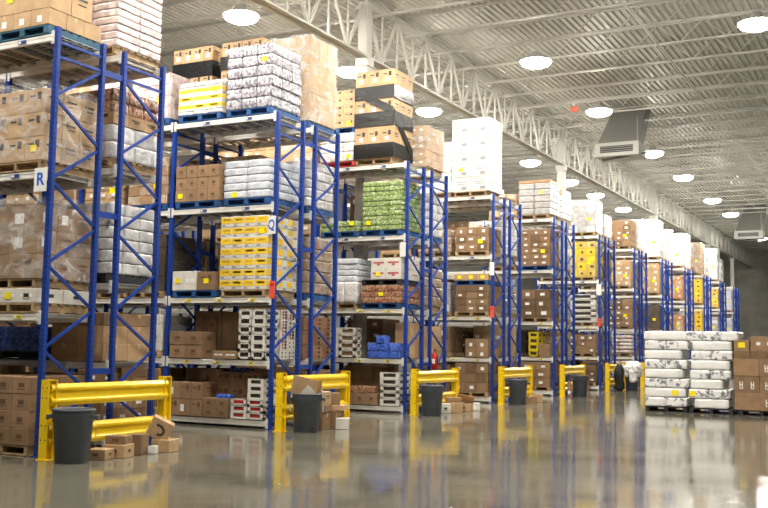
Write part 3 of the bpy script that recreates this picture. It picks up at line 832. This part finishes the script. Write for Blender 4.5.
stack(0, 'B', 0, 'R', 1, [cart('tan carton', 'tan', 't', 2, 2, .28, 2), cart('brown carton', 'kraft', 't', 2, 2, .2, 1)], z=1.338)
stack(0, 'B', 0, 'R', 2, [PK, bund('white film-wrapped case', 'film_white', 3, 3, .19, 6)])
stack(0, 'B', 0, 'R', 3, [PW, bund('white film-wrapped bundle', 'film_white', 2, 2, .28, 2), cart('tan carton', 'tan', 'p', 2, 3, .2, 1), case('red-brown bottle case', 'bottle_red', 3, 3, .19, 2, stickers=[(1, 0)])])
stack(0, 'B', 0, 'R', 4, [PW, bund('pinkish film-wrapped case', 'film_pink', 2, 2, .125, 9)])
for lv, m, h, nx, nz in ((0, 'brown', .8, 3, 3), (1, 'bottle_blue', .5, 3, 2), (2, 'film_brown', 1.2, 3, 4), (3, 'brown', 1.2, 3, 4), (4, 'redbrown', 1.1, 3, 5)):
    if lv == 1: stack(0, 'B', 0, 'L', 1, [PK, case('blue bottle case', 'bottle_blue', 3, 2, .2, 2)])
    else: load(0, 'B', 0, 'L', lv, m, h, nx, nz)

# second rack
stack(1, 'A', 0, 'R', 4, [PB, case('silver film-wrapped bottle case', 'bottle_silver', 3, 3, .218, 6, stickers=[(2, 4)])])
stack(1, 'A', 0, 'L', 4, [PB, bund('white film-wrapped case', 'film_white', 3, 3, .085, 1), cart('yellow-banded white carton', 'white_board', 'b', 3, 3, .17, 3, stickers=[(2, 2)]), bund('thin white film-wrapped case', 'film_white', 3, 3, .1, 1)])
stack(1, 'A', 0, 'R', 3, [PB, bund('white film-wrapped bundle', 'film_blueish', 2, 3, .155, 5, stickers=[(0, 0)])])
stack(1, 'A', 0, 'L', 3, [PB, cart('brown carton', 'kraft', 'k', 4, 3, .25, 3, stickers=[(0, 0)])])
stack(1, 'A', 0, 'R', 2, [PW, cart('white carton printed yellow', 'white_board', 'y', 4, 3, .212, 7, stickers=[(3, 5)])], wd=1.16)
stack(1, 'A', 0, 'L', 2, [PB, cart('white carton', 'white_board', 'n', 2, 2, .40, 1, stickers=[(0, 0)], fx=(0, .55)), ])
stack(1, 'A', 0, 'L', 2, [cart('brown carton', 'kraft', 'p', 1, 2, .38, 1, stickers=[(0, 0)], fx=(.58, .98))], z=LV[2]+.142, ph='beside the white cartons on the middle shelf of second rack')
# low shelf of the second rack
stack(1, 'A', 0, 'R', 1, [tray_('white tray', 'white_board', 'k', 2, 2, .165, 6, fx=(.42, 1.0), fy=(.0, .45))], z=1.338)
stack(1, 'A', 0, 'R', 1, [cart('red-printed white carton', 'white_board', ['s', 'd'], 1, 2, .2, 5, fx=(.55, 1.0), fy=(.5, 1.0))], z=1.338, ph='behind the low-shelf trays, second rack')
stack(1, 'A', 0, 'R', 1, [cart('low brown carton', 'kraft', 'n', 2, 1, .16, 1, fx=(-.12, .4), fy=(.0, .4))], z=1.338, ph='in front on the low shelf of second rack')
stack(1, 'A', 0, 'R', 1, [cart('tall brown carton', 'brown', '', 2, 1, .95, 1, fx=(-.3, .4), fy=(.5, 1.0))], z=1.338, ph='at the back of the low shelf of second rack')
stack(1, 'A', 0, 'L', 1, [cart('brown carton', 'kraft', 'k', 2, 1, .27, 2, fx=(-.02, .72), fy=(.0, .45))], z=1.338)
stack(1, 'A', 0, 'L', 1, [cart('tall dark brown carton', 'brown', 'p', 2, 1, .98, 1, fx=(.18, .79), fy=(.5, 1.0))], z=1.338, ph='back of the inner low-shelf half, second rack')
# floor shelf of the second rack
stack(1, 'A', 0, 'R', 0, [tray_('white and red tray', 'white_board', 'r', 2, 1, .13, 3, fx=(.3, 1.0), fy=(.0, .42))], z=.168)
stack(1, 'A', 0, 'R', 0, [tray_('white tray', 'white_board', 'k', 1, 1, .135, 3, fx=(.66, 1.0), fy=(.0, .42))], z=.168+.39, ph='topping the red trays on floor shelf of second rack')
stack(1, 'A', 0, 'R', 0, [cart('brown carton', 'kraft', 'p', 3, 1, .3, 3, fx=(-.35, .6), fy=(.46, 1.0))], z=.168, ph='at the back of the floor shelf of second rack')
stack(1, 'A', 0, 'R', 0, [cart('brown carton', 'kraft', 'k', 2, 1, .19, 2, fx=(-.32, .25), fy=(.0, .42))], z=.168, ph='beside the red trays on floor shelf of second rack')
stack(1, 'A', 0, 'L', 0, [cart('brown carton', 'kraft', ['L', 'p'], 3, 1, .34, 2, fx=(.0, .78), fy=(.0, .45))], z=.168)
stack(1, 'A', 0, 'L', 0, [cart('tall brown carton', 'brown', 'L', 3, 1, .95, 1, fx=(.0, .74), fy=(.5, 1.0))], z=.168, ph='back of the inner floor-level half, second rack')
def blue_pack(x, y, z, w, lab):
    tag(link('bottle_pack', bottle_case(w, .2, .09, 'bottle_blue', ''), (x, y, z)), lab, 'bottle pack')
blue_pack(-12.2, row_y(1)+.13, .168+.38, .34, 'flat blue pack lying on brown cartons, floor shelf of second rack')
blue_pack(-12.28, row_y(1)+.72, 1.07, .38, 'blue pack on the back cartons, floor shelf of second rack')
stack(1, 'B', 0, 'R', 4, [PB, cart('tall tan carton', 'tan', 't', 3, 3, .62, 3)], wrap=.03)
stack(1, 'B', 0, 'L', 4, [PW, LOW, cart('white-labelled tan carton', 'tan', 'pl', 4, 3, .33, 3)])
x0, x1, y0, y1, z = spot(1, 'B', 0, 'L', 4)
black_bands(x0, x1, y0, y1, [(z+1.5, z+1.8), (z+.6, z+.95)], [('front', z+.4, z+1.4, .3)], 'rear inner stack atop second rack')
stack(1, 'B', 1, 'R', 4, [PW, LOW, cart('white-labelled tan carton', 'tan', 'pl', 4, 3, .33, 3)])
x0, x1, y0, y1, z = spot(1, 'B', 1, 'R', 4)
black_bands(x0, x1, y0, y1, [(z+1.42, z+1.78), (z+.3, z+.65)], [('front', z+1.4, z+.8, .3)], 'second-bay rear stack atop second rack')
stack(1, 'B', 0, 'R', 3, [PB, bund('white film-wrapped bundle', 'film_white', 2, 3, .2, 5)])
stack(1, 'B', 0, 'R', 2, [PB, bund('brown film-wrapped carton', 'film_brown', 3, 3, .24, 5)])
stack(1, 'B', 0, 'R', 1, [cart('long-labelled brown carton', 'kraft', 's', 2, 3, .3, 3)], z=1.338)
stack(1, 'B', 0, 'R', 0, [PW, cart('brown carton', 'kraft', 'p', 3, 3, .26, 3)])
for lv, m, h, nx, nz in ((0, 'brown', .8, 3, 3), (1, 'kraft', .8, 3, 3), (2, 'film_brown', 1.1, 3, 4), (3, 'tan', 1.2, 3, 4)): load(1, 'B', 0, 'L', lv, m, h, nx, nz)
for n, sl, cfg in ((1, 'R', ('kraft:.8', 'white_board:.75', 'film_dark:1.2', 'film_brown:1.0', 'film_pink:1.0')), (1, 'L', ('brown:.9', 'kraft:.8', 'film_brown:1.2', 'tan:.9', 'film_pink:1.1')),
                   (2, 'R', ('brown:.9', 'brown:.8', 'film_tan:1.3', 'film_brown:1.2', 'film_tan:1.1')), (2, 'L', ('kraft:.8', 'brown:.7', 'film_tan:1.2', 'tan:1.1', 'film_dark:.9'))):
    for lv, q in enumerate(cfg):
        m, h = q.split(':'); load(1, 'A', n, sl, lv, m, float(h), 3, 4 if lv != 3 else 5, pal='pallet_blue' if lv > 2 and n == 1 else 'wood', sticker=(n == 1 and lv > 2))
for lv, m, h in ((2, 'film_tan', 1.2), (3, 'film_brown', 1.2)):
    load(1, 'B', 1, 'R', lv, m, h, 3, 4)

# third rack
stack(2, 'A', 0, 'R', 4, [PW, cart('white-labelled tan carton', 'tan', 'pl', 3, 3, .385, 6, stickers=[(2, 4)])])
x0, x1, y0, y1, z = spot(2, 'A', 0, 'R', 4); z += .142
black_bands(x0, x1, y0, y1, [(z+.02, z+.40), (z+.84, z+1.22), (z+1.56, z+1.9)], [('front', z+1.8, z+1.2, .22), ('side', z+1.15, z+.2, .28)], 'aisle-end stack atop third rack')
stack(2, 'A', 0, 'L', 4, [PR, bund('white film-wrapped bundle', 'film_white', 3, 3, .25, 3, stickers=[(2, 0)]), PB, cart('tan carton', 'tan', 'p', 3, 3, .2, 5, stickers=[(2, 0)])], wd=1.04)
stack(2, 'A', 0, 'R', 3, [PB, case('green bottle case', 'bottle_green', 3, 4, .125, 10, stickers=[(0, 1)])])
stack(2, 'A', 0, 'L', 3, [PB, case('green bottle case', 'bottle_green', 3, 3, .135, 2, stickers=[(2, 1)])])
stack(2, 'A', 0, 'R', 2, [PB, case('red-brown bottle case', 'bottle_red', 3, 3, .15, 3, stickers=[(1, 1)]), PK, cart('pink-printed white carton', 'white_board', 'r', 2, 2, .27, 2, fx=(.25, 1.), stickers=[(0, 0)])])
stack(2, 'A', 0, 'L', 2, [PW, bund('white film-wrapped roll bundle', 'film_white', 3, 2, .55, 1), bund('flat white film-wrapped bundle', 'film_blueish', 1, 1, .15, 4)])
stack(2, 'A', 0, 'R', 1, [case('blue bottle pack', 'bottle_blue', 3, 2, .19, 2, fx=(.18, 1.), fy=(0, .5)), case('top blue bottle pack', 'bottle_blue', 1, 1, .19, 1, fx=(.4, .62), fy=(0, .3))], z=1.338)
stack(2, 'A', 0, 'R', 1, [cart('pale brown carton', 'tan', '', 1, 2, .9, 1, fx=(.62, 1.), fy=(.52, 1.))], z=1.338, ph='at the back of the low shelf of third rack')
stack(2, 'A', 0, 'L', 1, [tray_('white slotted tray', 'white_board', 'w', 2, 2, .19, 4, fx=(.1, 1.0), fy=(0, .6))], z=1.338)
stack(2, 'A', 0, 'R', 0, [tray_('white slotted tray', 'white_board', 'k', 1, 2, .165, 5, fx=(.52, 1.), fy=(0, .6))], z=.168)
stack(2, 'A', 0, 'R', 0, [case('red bottle pack', 'bottle_red', 2, 1, .17, 1, fx=(-.3, .4), fy=(0, .3))], z=.168+.3, ph='on brown cartons, floor shelf of third rack')
stack(2, 'A', 0, 'R', 0, [cart('low brown carton', 'kraft', 'k', 3, 1, .3, 1, fx=(-.45, .45), fy=(0, .5))], z=.168, ph='in front on the floor shelf of third rack')
stack(2, 'A', 0, 'R', 0, [cart('tall brown carton', 'brown', '', 3, 1, .95, 1, fx=(-.7, .45), fy=(.55, 1.))], z=.168, ph='at the back of the floor shelf of third rack')
stack(2, 'A', 0, 'L', 0, [cart('brown carton', 'kraft', 'pL', 2, 1, .28, 3, fx=(0, .5), fy=(0, .5))], z=.168)
stack(2, 'B', 0, 'R', 4, [PW, cart('tan carton', 'tan', 'n', 2, 4, .22, 5)], wrap=.03)
stack(2, 'B', 0, 'R', 3, [PB, bund('white film-wrapped bundle', 'film_white', 2, 3, .22, 5)])
stack(2, 'B', 0, 'R', 2, [PW, bund('brown film-wrapped carton', 'film_brown', 3, 3, .25, 4)])
stack(2, 'B', 0, 'R', 1, [cart('tan carton', 'tan', 't', 2, 3, .28, 3)], z=1.338)
stack(2, 'B', 0, 'R', 0, [PW, cart('brown carton', 'kraft', 'p', 3, 3, .27, 3)])
for n, sl, cfg in ((1, 'R', ('brown:.9', 'kraft:.8', 'film_brown:1.1', 'film_tan:1.1', 'film_tan:1.3')), (1, 'L', ('kraft:.9', 'brown:.8', 'film_tan:1.1', 'film_brown:1.1', 'tan:1.0'))):
    for lv, q in enumerate(cfg):
        m, h = q.split(':'); load(2, 'A', n, sl, lv, m, float(h), 3, 4)
for lv, m, h in ((3, 'tan', 1.0), (4, 'film_tan', 1.2)): load(2, 'A', 2, 'R', lv, m, h, 3, 4)

for lv, m, h in ((0, 'brown', .85), (1, 'brown', .9), (2, 'film_brown', 1.1), (3, 'kraft', 1.2)): load(2, 'B', 0, 'L', lv, m, h, 3, 3)
load(3, 'B', 0, 'L', 0, 'brown', .85, 3, 3)
for k in (4, 5, 6, 7):
    for lv in (0, 1): load(k, 'B', 0, 'L', lv, 'brown', .85, 3, 3)

# fourth rack
stack(3, 'A', 0, 'R', 4, [PW, cart('grey-printed white carton', 'white_board', 'g', 2, 3, .455, 5, stickers=[(0, 1)])], wd=1.24)
stack(3, 'A', 0, 'L', 4, [PW, bund('white film-wrapped bundle', 'film_white', 3, 3, .32, 5)])
load(3, 'A', 0, 'R', 3, 'kraft', .72, 3, 3, sticker=True)
stack(3, 'A', 0, 'L', 3, [PW, bund('brown film-wrapped carton', 'film_brown', 3, 3, .23, 3)])
z = load(3, 'A', 0, 'R', 2, 'kraft', .8, 3, 4)
stack(3, 'A', 0, 'R', 2, [PB, cart('small tan carton', 'tan', '', 3, 3, .2, 1, stickers=[(0, 0), (1, 0), (2, 0)])], z=z, ph='topping the aisle-end middle-shelf stack, fourth rack')
load(3, 'A', 0, 'L', 2, 'film_grey', .9, 3, 4)
stack(3, 'A', 0, 'R', 1, [cart('brown carton', 'kraft', 'l', 2, 2, .28, 2, fx=(.35, 1.))], z=1.338)
load(3, 'A', 0, 'L', 1, 'brown', .8, 3, 2)
load(3, 'A', 0, 'R', 0, 'kraft', .85, 3, 3)
load(3, 'A', 0, 'L', 0, 'brown', .8, 3, 3)
b = None
stack(3, 'B', 0, 'R', 4, [PW, bund('white film-wrapped bundle', 'film_white', 2, 2, .2, 2, fx=(0, .6)), ])
load(3, 'B', 0, 'L', 4, 'tan', 1.2, 3, 4)
stack(3, 'B', 0, 'R', 3, [PW, bund('white film-wrapped bundle', 'film_white', 3, 3, .22, 5)])
stack(3, 'B', 0, 'R', 2, [PW, bund('grey film-wrapped bundle', 'film_grey', 3, 3, .22, 5)])
load(3, 'B', 0, 'R', 1, 'tan', .85, 3, 1)
load(3, 'B', 0, 'R', 0, 'kraft', .85, 3, 3)
for lv, m, h in ((1, 'brown', .8), (2, 'film_brown', 1.1), (3, 'tan', 1.1)): load(3, 'B', 0, 'L', lv, m, h)
for lv, m, h in ((3, 'tan', 1.0), (4, 'film_tan', 1.2)): load(3, 'A', 1, 'R', lv, m, h, 3, 4)

# fifth rack
stack(4, 'A', 0, 'R', 4, [PW, bund('grey film-wrapped case', 'film_grey', 2, 3, .23, 5, stickers=[(1, 3)]), bund('orange-topped case', 'film_orange', 3, 3, .1, 1)], wd=1.2)
load(4, 'A', 0, 'R', 3, 'kraft', 1.3, 3, 6, pal='pallet_blue', sticker=True)
load(4, 'A', 0, 'R', 2, 'brown', 1.0, 2, 3)
stack(4, 'A', 0, 'R', 1, [tray_('yellow crate', 'crate_yellow', 'k', 1, 2, .22, 4, fx=(.3, .62), fy=(0, .8)), ], z=1.338)
stack(4, 'A', 0, 'R', 1, [cart('brown carton', 'kraft', '', 1, 2, .45, 1, fx=(.64, 1.))], z=1.338, ph='beside the yellow crates on low shelf of fifth rack')
load(4, 'A', 0, 'R', 0, 'kraft', .85, 2, 3)
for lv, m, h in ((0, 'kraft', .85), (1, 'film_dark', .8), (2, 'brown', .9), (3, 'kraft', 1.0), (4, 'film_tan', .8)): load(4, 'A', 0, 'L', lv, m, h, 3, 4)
stack(4, 'B', 0, 'R', 4, [PW, bund('white film-wrapped bundle', 'film_white', 2, 3, .22, 4), bund('brown film-wrapped carton', 'film_tan', 2, 2, .25, 1)])
for lv, m, h in ((0, 'kraft', .85), (1, 'film_tan', .8), (2, 'film_white', 1.1), (3, 'film_white', 1.3)): load(4, 'B', 0, 'R', lv, m, h, 3, 5)

# the racks beyond: whole loads
far = {
 5: [('brown', .7), ('kraft', .75), ('foam_white', 1.15), ('film_yellow', 1.45), ('film_grey', 1.35), ('film_white', .9)],
 6: [('foam_white', .9), ('foam_white', .9), ('kraft', 1.2), ('tan', 1.15), ('kraft', 1.2), ('film_white', 1.4)],
 7: [('brown', .8), ('brown', .8), ('film_dark', 1.2), ('tan', 1.5), ('film_white', 1.9), ('film_white', 1.5)],
 8: [('kraft', .8), ('brown', .8), ('film_orange', .9), ('film_orange', 1.25), ('film_white', 1.5), ('foam_white', 2.0)],
 9: [('film_dark', .8), ('film_yellow', .9), ('film_yellow', 1.4), ('film_yellow', 1.45), ('film_brown', 1.9), ('film_white', 1.3)],
 10: [('kraft', .8), ('film_dark', .8), ('film_grey', 1.2), ('film_yellow', 1.2), ('film_white', 2.1), ('film_white', 1.5)],
 11: [('film_grey', .8), ('film_blueish', .9), ('film_blueish', 1.3), ('film_blueish', 1.4), None, None]}
bmix = ['film_white', 'film_grey', 'film_tan', 'kraft', 'film_white']
for k, cfg in far.items():
    for lv in range(5):
        if cfg[lv]:
            if k < 9 and (k, lv) in ((5, 2), (6, 0), (6, 1)): load(k, 'A', 0, 'L', lv, 'kraft', .8, 3, 4)
            if (k, lv) == (5, 2):
                stack(5, 'A', 0, 'R', 2, [PW, tray_('flat white tray', 'white_board', 'k', 1, 1, .23, 5)], wd=1.16); continue
            if k == 6 and lv < 2:
                stack(6, 'A', 0, 'R', lv, [PW, ('sack', 'sack', 'white printed sack', 'sack', 'sack_white', '', 2, 2, .165, 5)], wd=1.16); continue
            load(k, 'A', 0, 'R', lv, cfg[lv][0], cfg[lv][1], 3, 5 if cfg[lv][1] > 1 else 3, sticker=(lv in (2, 3, 4)), wd=1.18)
        if k < 11 and k < 9: load(k, 'A', 0, 'L', lv, R.choice(['kraft', 'brown', 'film_brown', 'film_tan', 'film_white']), R.uniform(.7, .85) if lv < 2 else R.uniform(.9, 1.3), 3, 4)
        if lv < 4: load(k, 'B', 0, 'R', lv, bmix[(lv+k) % 5], .75 if lv < 2 else 1.15, 3, 4)
    if cfg[5]: load(k, 'B', 0, 'R', 4, cfg[5][0], cfg[5][1], 3, 6)

# ------------------------------------------------------------------ loads standing on the main floor
def floor_stack_white(x0, x1, y0, y1, rows, who, sk):
    p = f'{who} white stack on the floor'
    pallet((x0+x1)/2, (y0+y1)/2, 0, 'pallet_black', p)
    z = .142; n = len(rows)
    for t, (nx, m, dx0, dx1) in enumerate(rows):
        w = (x1+dx1-x0-dx0)/nx; h = .255
        for j in range(2):
            d = (y1-y0)/2
            for i in range(nx):
                if j and i < nx-1: continue
                o = link('wrapped_bundle', bundle(w, d, h, m, f'v{t%3}{i}'), (x0+dx0+(i+.5)*w, y0+(j+.5)*d, z), None, (0, 0, R.uniform(-.015, .015)))
                pl = ('front '+colw(i, nx)).strip() if j == 0 else 'behind corner'
                desc = 'printed white bundle' if m == 'foam_print' else 'plain white long bundle'
                tag(o, f'{desc}, {tierw(t, n)}, {pl}, {p}', 'bundle', f'bundles of the {p}')
                if (t, i, j) in sk: sticker_on(o, w, d, h, (.25 if nx == 1 else -.3), .5, size=.14)
        z += h
P_, L_ = 'foam_print', 'foam_white'
floor_stack_white(-6.42, -5.30, 27.35, 28.5, [(2, P_, .0, 0), (1, L_, 0, -.03), (2, P_, .0, .03), (1, L_, 0, -.1), (2, P_, 0, 0), (1, L_, 0, -.12), (2, P_, 0, .06), (1, L_, -.02, .0)], 'tall', {(1, 0, 0)})
floor_stack_white(-5.20, -4.16, 27.3, 28.4, [(1, L_, .1, -.05), (2, P_, -.05, -.03), (1, L_, 0, -.2), (2, P_, .0, .0), (1, L_, .02, -.02), (2, P_, .03, .05), (1, L_, .08, .03), (3, P_, -.1, .2)], 'second', {(1, 0, 0)})
p = 'brown stack at the picture edge'
p = 'brown carton stack beside the white stacks'
pallet(-3.42, 27.85, 0, 'pallet_black', p)
z = tiers(p, -4.08, -2.82, 27.3, 28.4, .142, 'carton', 'carton', 'large white-marked brown carton', 'carton', 'kraft', ['m', 'm', ''], 2, 2, .445, 3, stickers=[(1, 1)], jit=.012)
for i in range(3):
    tag(link('carton', carton(.42, .5, .2, 'brown', ''), (-3.87+.42*i, 27.56, z)), f'flat dark brown carton, {["left","middle","right"][i]} of the fourth layer, {p}', 'carton', f'dark cartons, {p}')
z += .2
o = tag(link('carton', carton(.38, .5, .28, 'kraft', ''), (-3.88, 27.56, z)), f'small brown carton with yellow sticker topping the {p}', 'carton'); sticker_on(o, .38, .5, .28, 0, .55, size=.14)
tag(link('carton', carton(.66, .5, .38, 'kraft', 'n'), (-3.33, 27.56, z)), f'large brown carton topping the {p}', 'carton')

# ------------------------------------------------------------------ loose cartons by the guards
def loose(x, y, z, w, d, h, m, st, label, rz=0., rot=None, hook=False):
    me = carton(w, d, h, m, st)
    if hook:
        b = MB(); b.bm.from_mesh(me); b.mats = ['tan', 'ink']
        pts = [(-.085, .055), (-.03, .06), (.02, .045), (.055, .01), (.06, -.035), (.03, -.07), (-.02, -.075)]
        y_ = -d/2-.004
        for i, (p0, p1) in enumerate(zip(pts, pts[1:])):
            a, c = Vector((p0[0], y_, h/2+p0[1])), Vector((p1[0], y_, h/2+p1[1])); dd = (c-a).normalized(); nn = Vector((-dd.z, 0, dd.x))*(.018)
            b.quad([a-nn, c-nn, c+nn, a+nn], 'ink')
        me = b.mesh('carton')
    return tag(link('carton', me, (x, y, z), None, rot or (0, 0, rz)), label, 'carton')
loose(-10.15, 10.62, 0, .30, .30, .15, 'tan', 'k', 'low tan carton just behind the first bin, under the guard', .3)
loose(-10.13, 10.97, 0, .34, .30, .19, 'tan', 'k', 'tan carton with dark spots supporting another, at the first guard', .25)
loose(-10.15, 10.98, .19, .32, .24, .12, 'kraft', 'k', 'small brown carton lying on the spotted carton at the first guard', .35)
loose(-10.16, 11.40, 0, .24, .26, .30, 'kraft', '', 'upright plain brown carton in the middle of the first guard', .3)
loose(-10.02, 11.58, 0, .12, .14, .12, 'white_board', 'l', 'tiny white carton between brown cartons at the first guard', .3)
loose(-10.08, 11.92, 0, .30, .34, .19, 'tan', 't', 'wide low carton under the tilted carton with a black mark', .25)
loose(-10.22, 11.86, .21, .34, .26, .30, 'tan', '', 'tilted tan carton with a curved black mark by the first guard', rot=(.12, .46, .75), hook=True)
# second guard
loose(-10.3, 16.78, 0, .3, .4, .34, 'kraft', 't', 'brown carton standing behind the second bin', .1)
loose(-10.3, 16.78, .34, .34, .42, .14, 'kraft', '', 'flat carton topping the pile behind the second bin', .2)
loose(-10.28, 16.8, .48, .26, .36, .26, 'tan', 'p', 'tan carton high on the pile behind the second bin', .15)
loose(-10.28, 17.2, 0, .36, .4, .36, 'kraft', 't', 'brown carton standing at the middle of the second guard', .1)
loose(-10.22, 17.3, .36, .38, .5, .1, 'tan', '', 'flat tan carton lying on the cartons of the second guard', .3)
loose(-10.28, 17.2, .46, .3, .3, .24, 'kraft', '', 'brown carton topping the middle pile at the second guard', .6)
loose(-9.98, 17.12, 0, .26, .24, .22, 'white_board', 's', 'white printed carton on the floor beside the second guard', .4)
# third guard
loose(-10.3, 22.75, 0, .26, .26, .24, 'white_board', 'k', 'white carton with a black square mark beside the third bin', .5)
loose(-10.26, 23.2, 0, .42, .36, .26, 'tan', 't', 'open tan carton by the third guard', .3)
loose(-10.22, 23.75, 0, .40, .36, .2, 'tan', 'k', 'tan carton lying beyond the open carton at the third guard', .2)
loose(-10.28, 23.2, .26, .40, .34, .12, 'kraft', '', 'flattened brown carton resting on the open carton, third guard', .5)
loose(-10.15, 24.3, 0, .26, .26, .2, 'white_board', 'l', 'small white carton beyond the carton heap of the third guard', .3)
flap('cardboard_sheet', (-10.2, 23.8, .33), (.44, .012, .3), (.9, .2, .4), 'bent tan cardboard sheet leaning on the carton heap')
# fourth and fifth guard
loose(-10.2, 28.75, 0, .36, .36, .2, 'kraft', 't', 'low brown carton behind the fourth bin', .2)
loose(-10.15, 29.3, 0, .3, .3, .24, 'tan', '', 'tan carton by the far end of the fourth guard', .3)
loose(-10.46, 33.52, 0, .12, .16, .5, 'kraft', 'l', 'upright brown carton against the fifth guard', .2)
# sixth: bagged bin and red packs
t = thing('trash_bin', 'black trash bin with white bag hanging out by the sixth guard', 'trash bin', (-9.95, 40.2, 0))
link('bin_body', BB, parent=t); link('rim', BR, parent=t); link('bag', soft(.6, .6, .5, 'bag_white', .12, .12, 8, 4, .2), (0.06, -.04, .56), t); link('bag_flap', soft(.3, .16, .5, 'bag_white', .07, .08, 6, 9), (.12, -.28, .34), t)
tag(link('trash_bag', soft(.36, .36, .95, 'bag_black', .14, .05, 7, 2, .2), (-10.3, 39.62, 0)), 'full black trash bag standing behind the sixth guard', 'bag')
for q in range(2):
    tag(link('bottle_pack', bottle_case(.5, .4, .22, 'bottle_red', ''), (-11.6, row_y(5)-.34, .222*q)), ['lower', 'upper'][q]+' red pack on the floor before the sixth rack', 'bottle pack')

# ------------------------------------------------------------------ hanging air handlers, exit light, debris
def air_handler(x, y, z, label):
    t = thing('air_handler', label, 'air handler', (x, y, z), (0, 0, 0), 'ceiling air handlers')
    b = MB(); b.box((0, .6, .28), (1.75, 1.2, .56), 'hvac', bev=.02); link('cabinet', b.mesh('cabinet'), parent=t)
    b = MB(); b.box((0, -.01, .28), (1.3, .03, .26), 'grille')
    for i in range(3): b.box((0, -.03, .2+i*.08), (1.3, .02, .008), 'hvac')
    link('grille', b.mesh('grille'), parent=t)
    b = MB(); mi = b.mi('duct')
    lo = [b.bm.verts.new(v) for v in ((-.8, .15, .56), (.8, .15, .56), (.8, 1.1, .56), (-.8, 1.1, .56))]
    hi = [b.bm.verts.new(v) for v in ((-.3, .8, DECKZ-z-.02), (1.0, .8, DECKZ-z-.02), (1.0, 1.6, DECKZ-z-.02), (-.3, 1.6, DECKZ-z-.02))]
    for i in range(4): f = b.bm.faces.new((lo[i], lo[(i+1) % 4], hi[(i+1) % 4], hi[i])); f.material_index = mi
    b.bm.faces.new(hi); link('duct', b.mesh('duct'), parent=t)
    b = MB(); b.tube((-.6, .2, -.1), (1.3, .3, .12), .035, 'pipe_dark'); b.tube((-.6, .2, -.1), (-.6, .2, .05), .03, 'pipe_dark'); link('drain_pipe', b.mesh('pipe'), parent=t)
    for s in (-1, 1):
        b = MB(); b.tube((s*.8, .1, .56), (s*.8, .1, DECKZ-z-.6), .012, 'joist_paint', 6); link('hanger', b.mesh('hanger'), parent=t)
air_handler(-9.95, 38.0, 9.24, 'white air handler hanging under the roof, the one closer to the camera')
air_handler(-9.15, 68.2, 9.05, 'white air handler hanging far off near the back wall')
b = MB(); b.box((0, 0, 0), (.26, .06, .18), 'red_sign', bev=.005); b.tube((0, 0, .12), (0, 0, .5), .01, 'joist_paint', 6)
tag(link('hanging_sign', b.mesh('sign'), (-10.5, 34.25, 10.33)), 'small red box sign hanging from a roof joist', 'sign')
for i, (x, y) in enumerate(((-6.62, 9.9), (-4.2, 9.45))):
    b = MB(); bmesh.ops.create_icosphere(b.bm, subdivisions=1, radius=.018); b.setm(b.bm.verts[:], 'paper')
    tag(link('paper_scrap', b.mesh('scrap'), (x, y, .012)), ['tiny white paper scrap on the open floor before the second rack', 'tiny white paper scrap on the floor closest to the camera'][i], 'litter')

# ------------------------------------------------------------------ light level
M['lamp'].node_tree.nodes['Principled BSDF'].inputs['Emission Strength'].default_value = 222
w = bpy.data.worlds.new('world'); sc.world = w; w.use_nodes = True
w.node_tree.nodes['Background'].inputs['Color'].default_value = (.8, .82, .85, 1); w.node_tree.nodes['Background'].inputs['Strength'].default_value = .02
sc.view_settings.view_transform = 'Standard'; sc.view_settings.look = 'None'; sc.view_settings.gamma = 1; sc.view_settings.use_curve_mapping = False
sc.view_settings.exposure = 0.2
dupl = {k: v for k, v in LABELS.items() if len(v) > 1}
print('DUPLICATE LABELS', len(dupl), list(dupl.items())[:12])
print('LONG', [k for k in LABELS if len(k.split()) > 16][:60])
cn = {}
for o in C.objects:
    if o.get('category'): cn[o.name.split('.')[0]] = cn.get(o.name.split('.')[0], 0)+1
print('COUNTS', sorted(cn.items(), key=lambda q: -q[1]), len(C.objects))
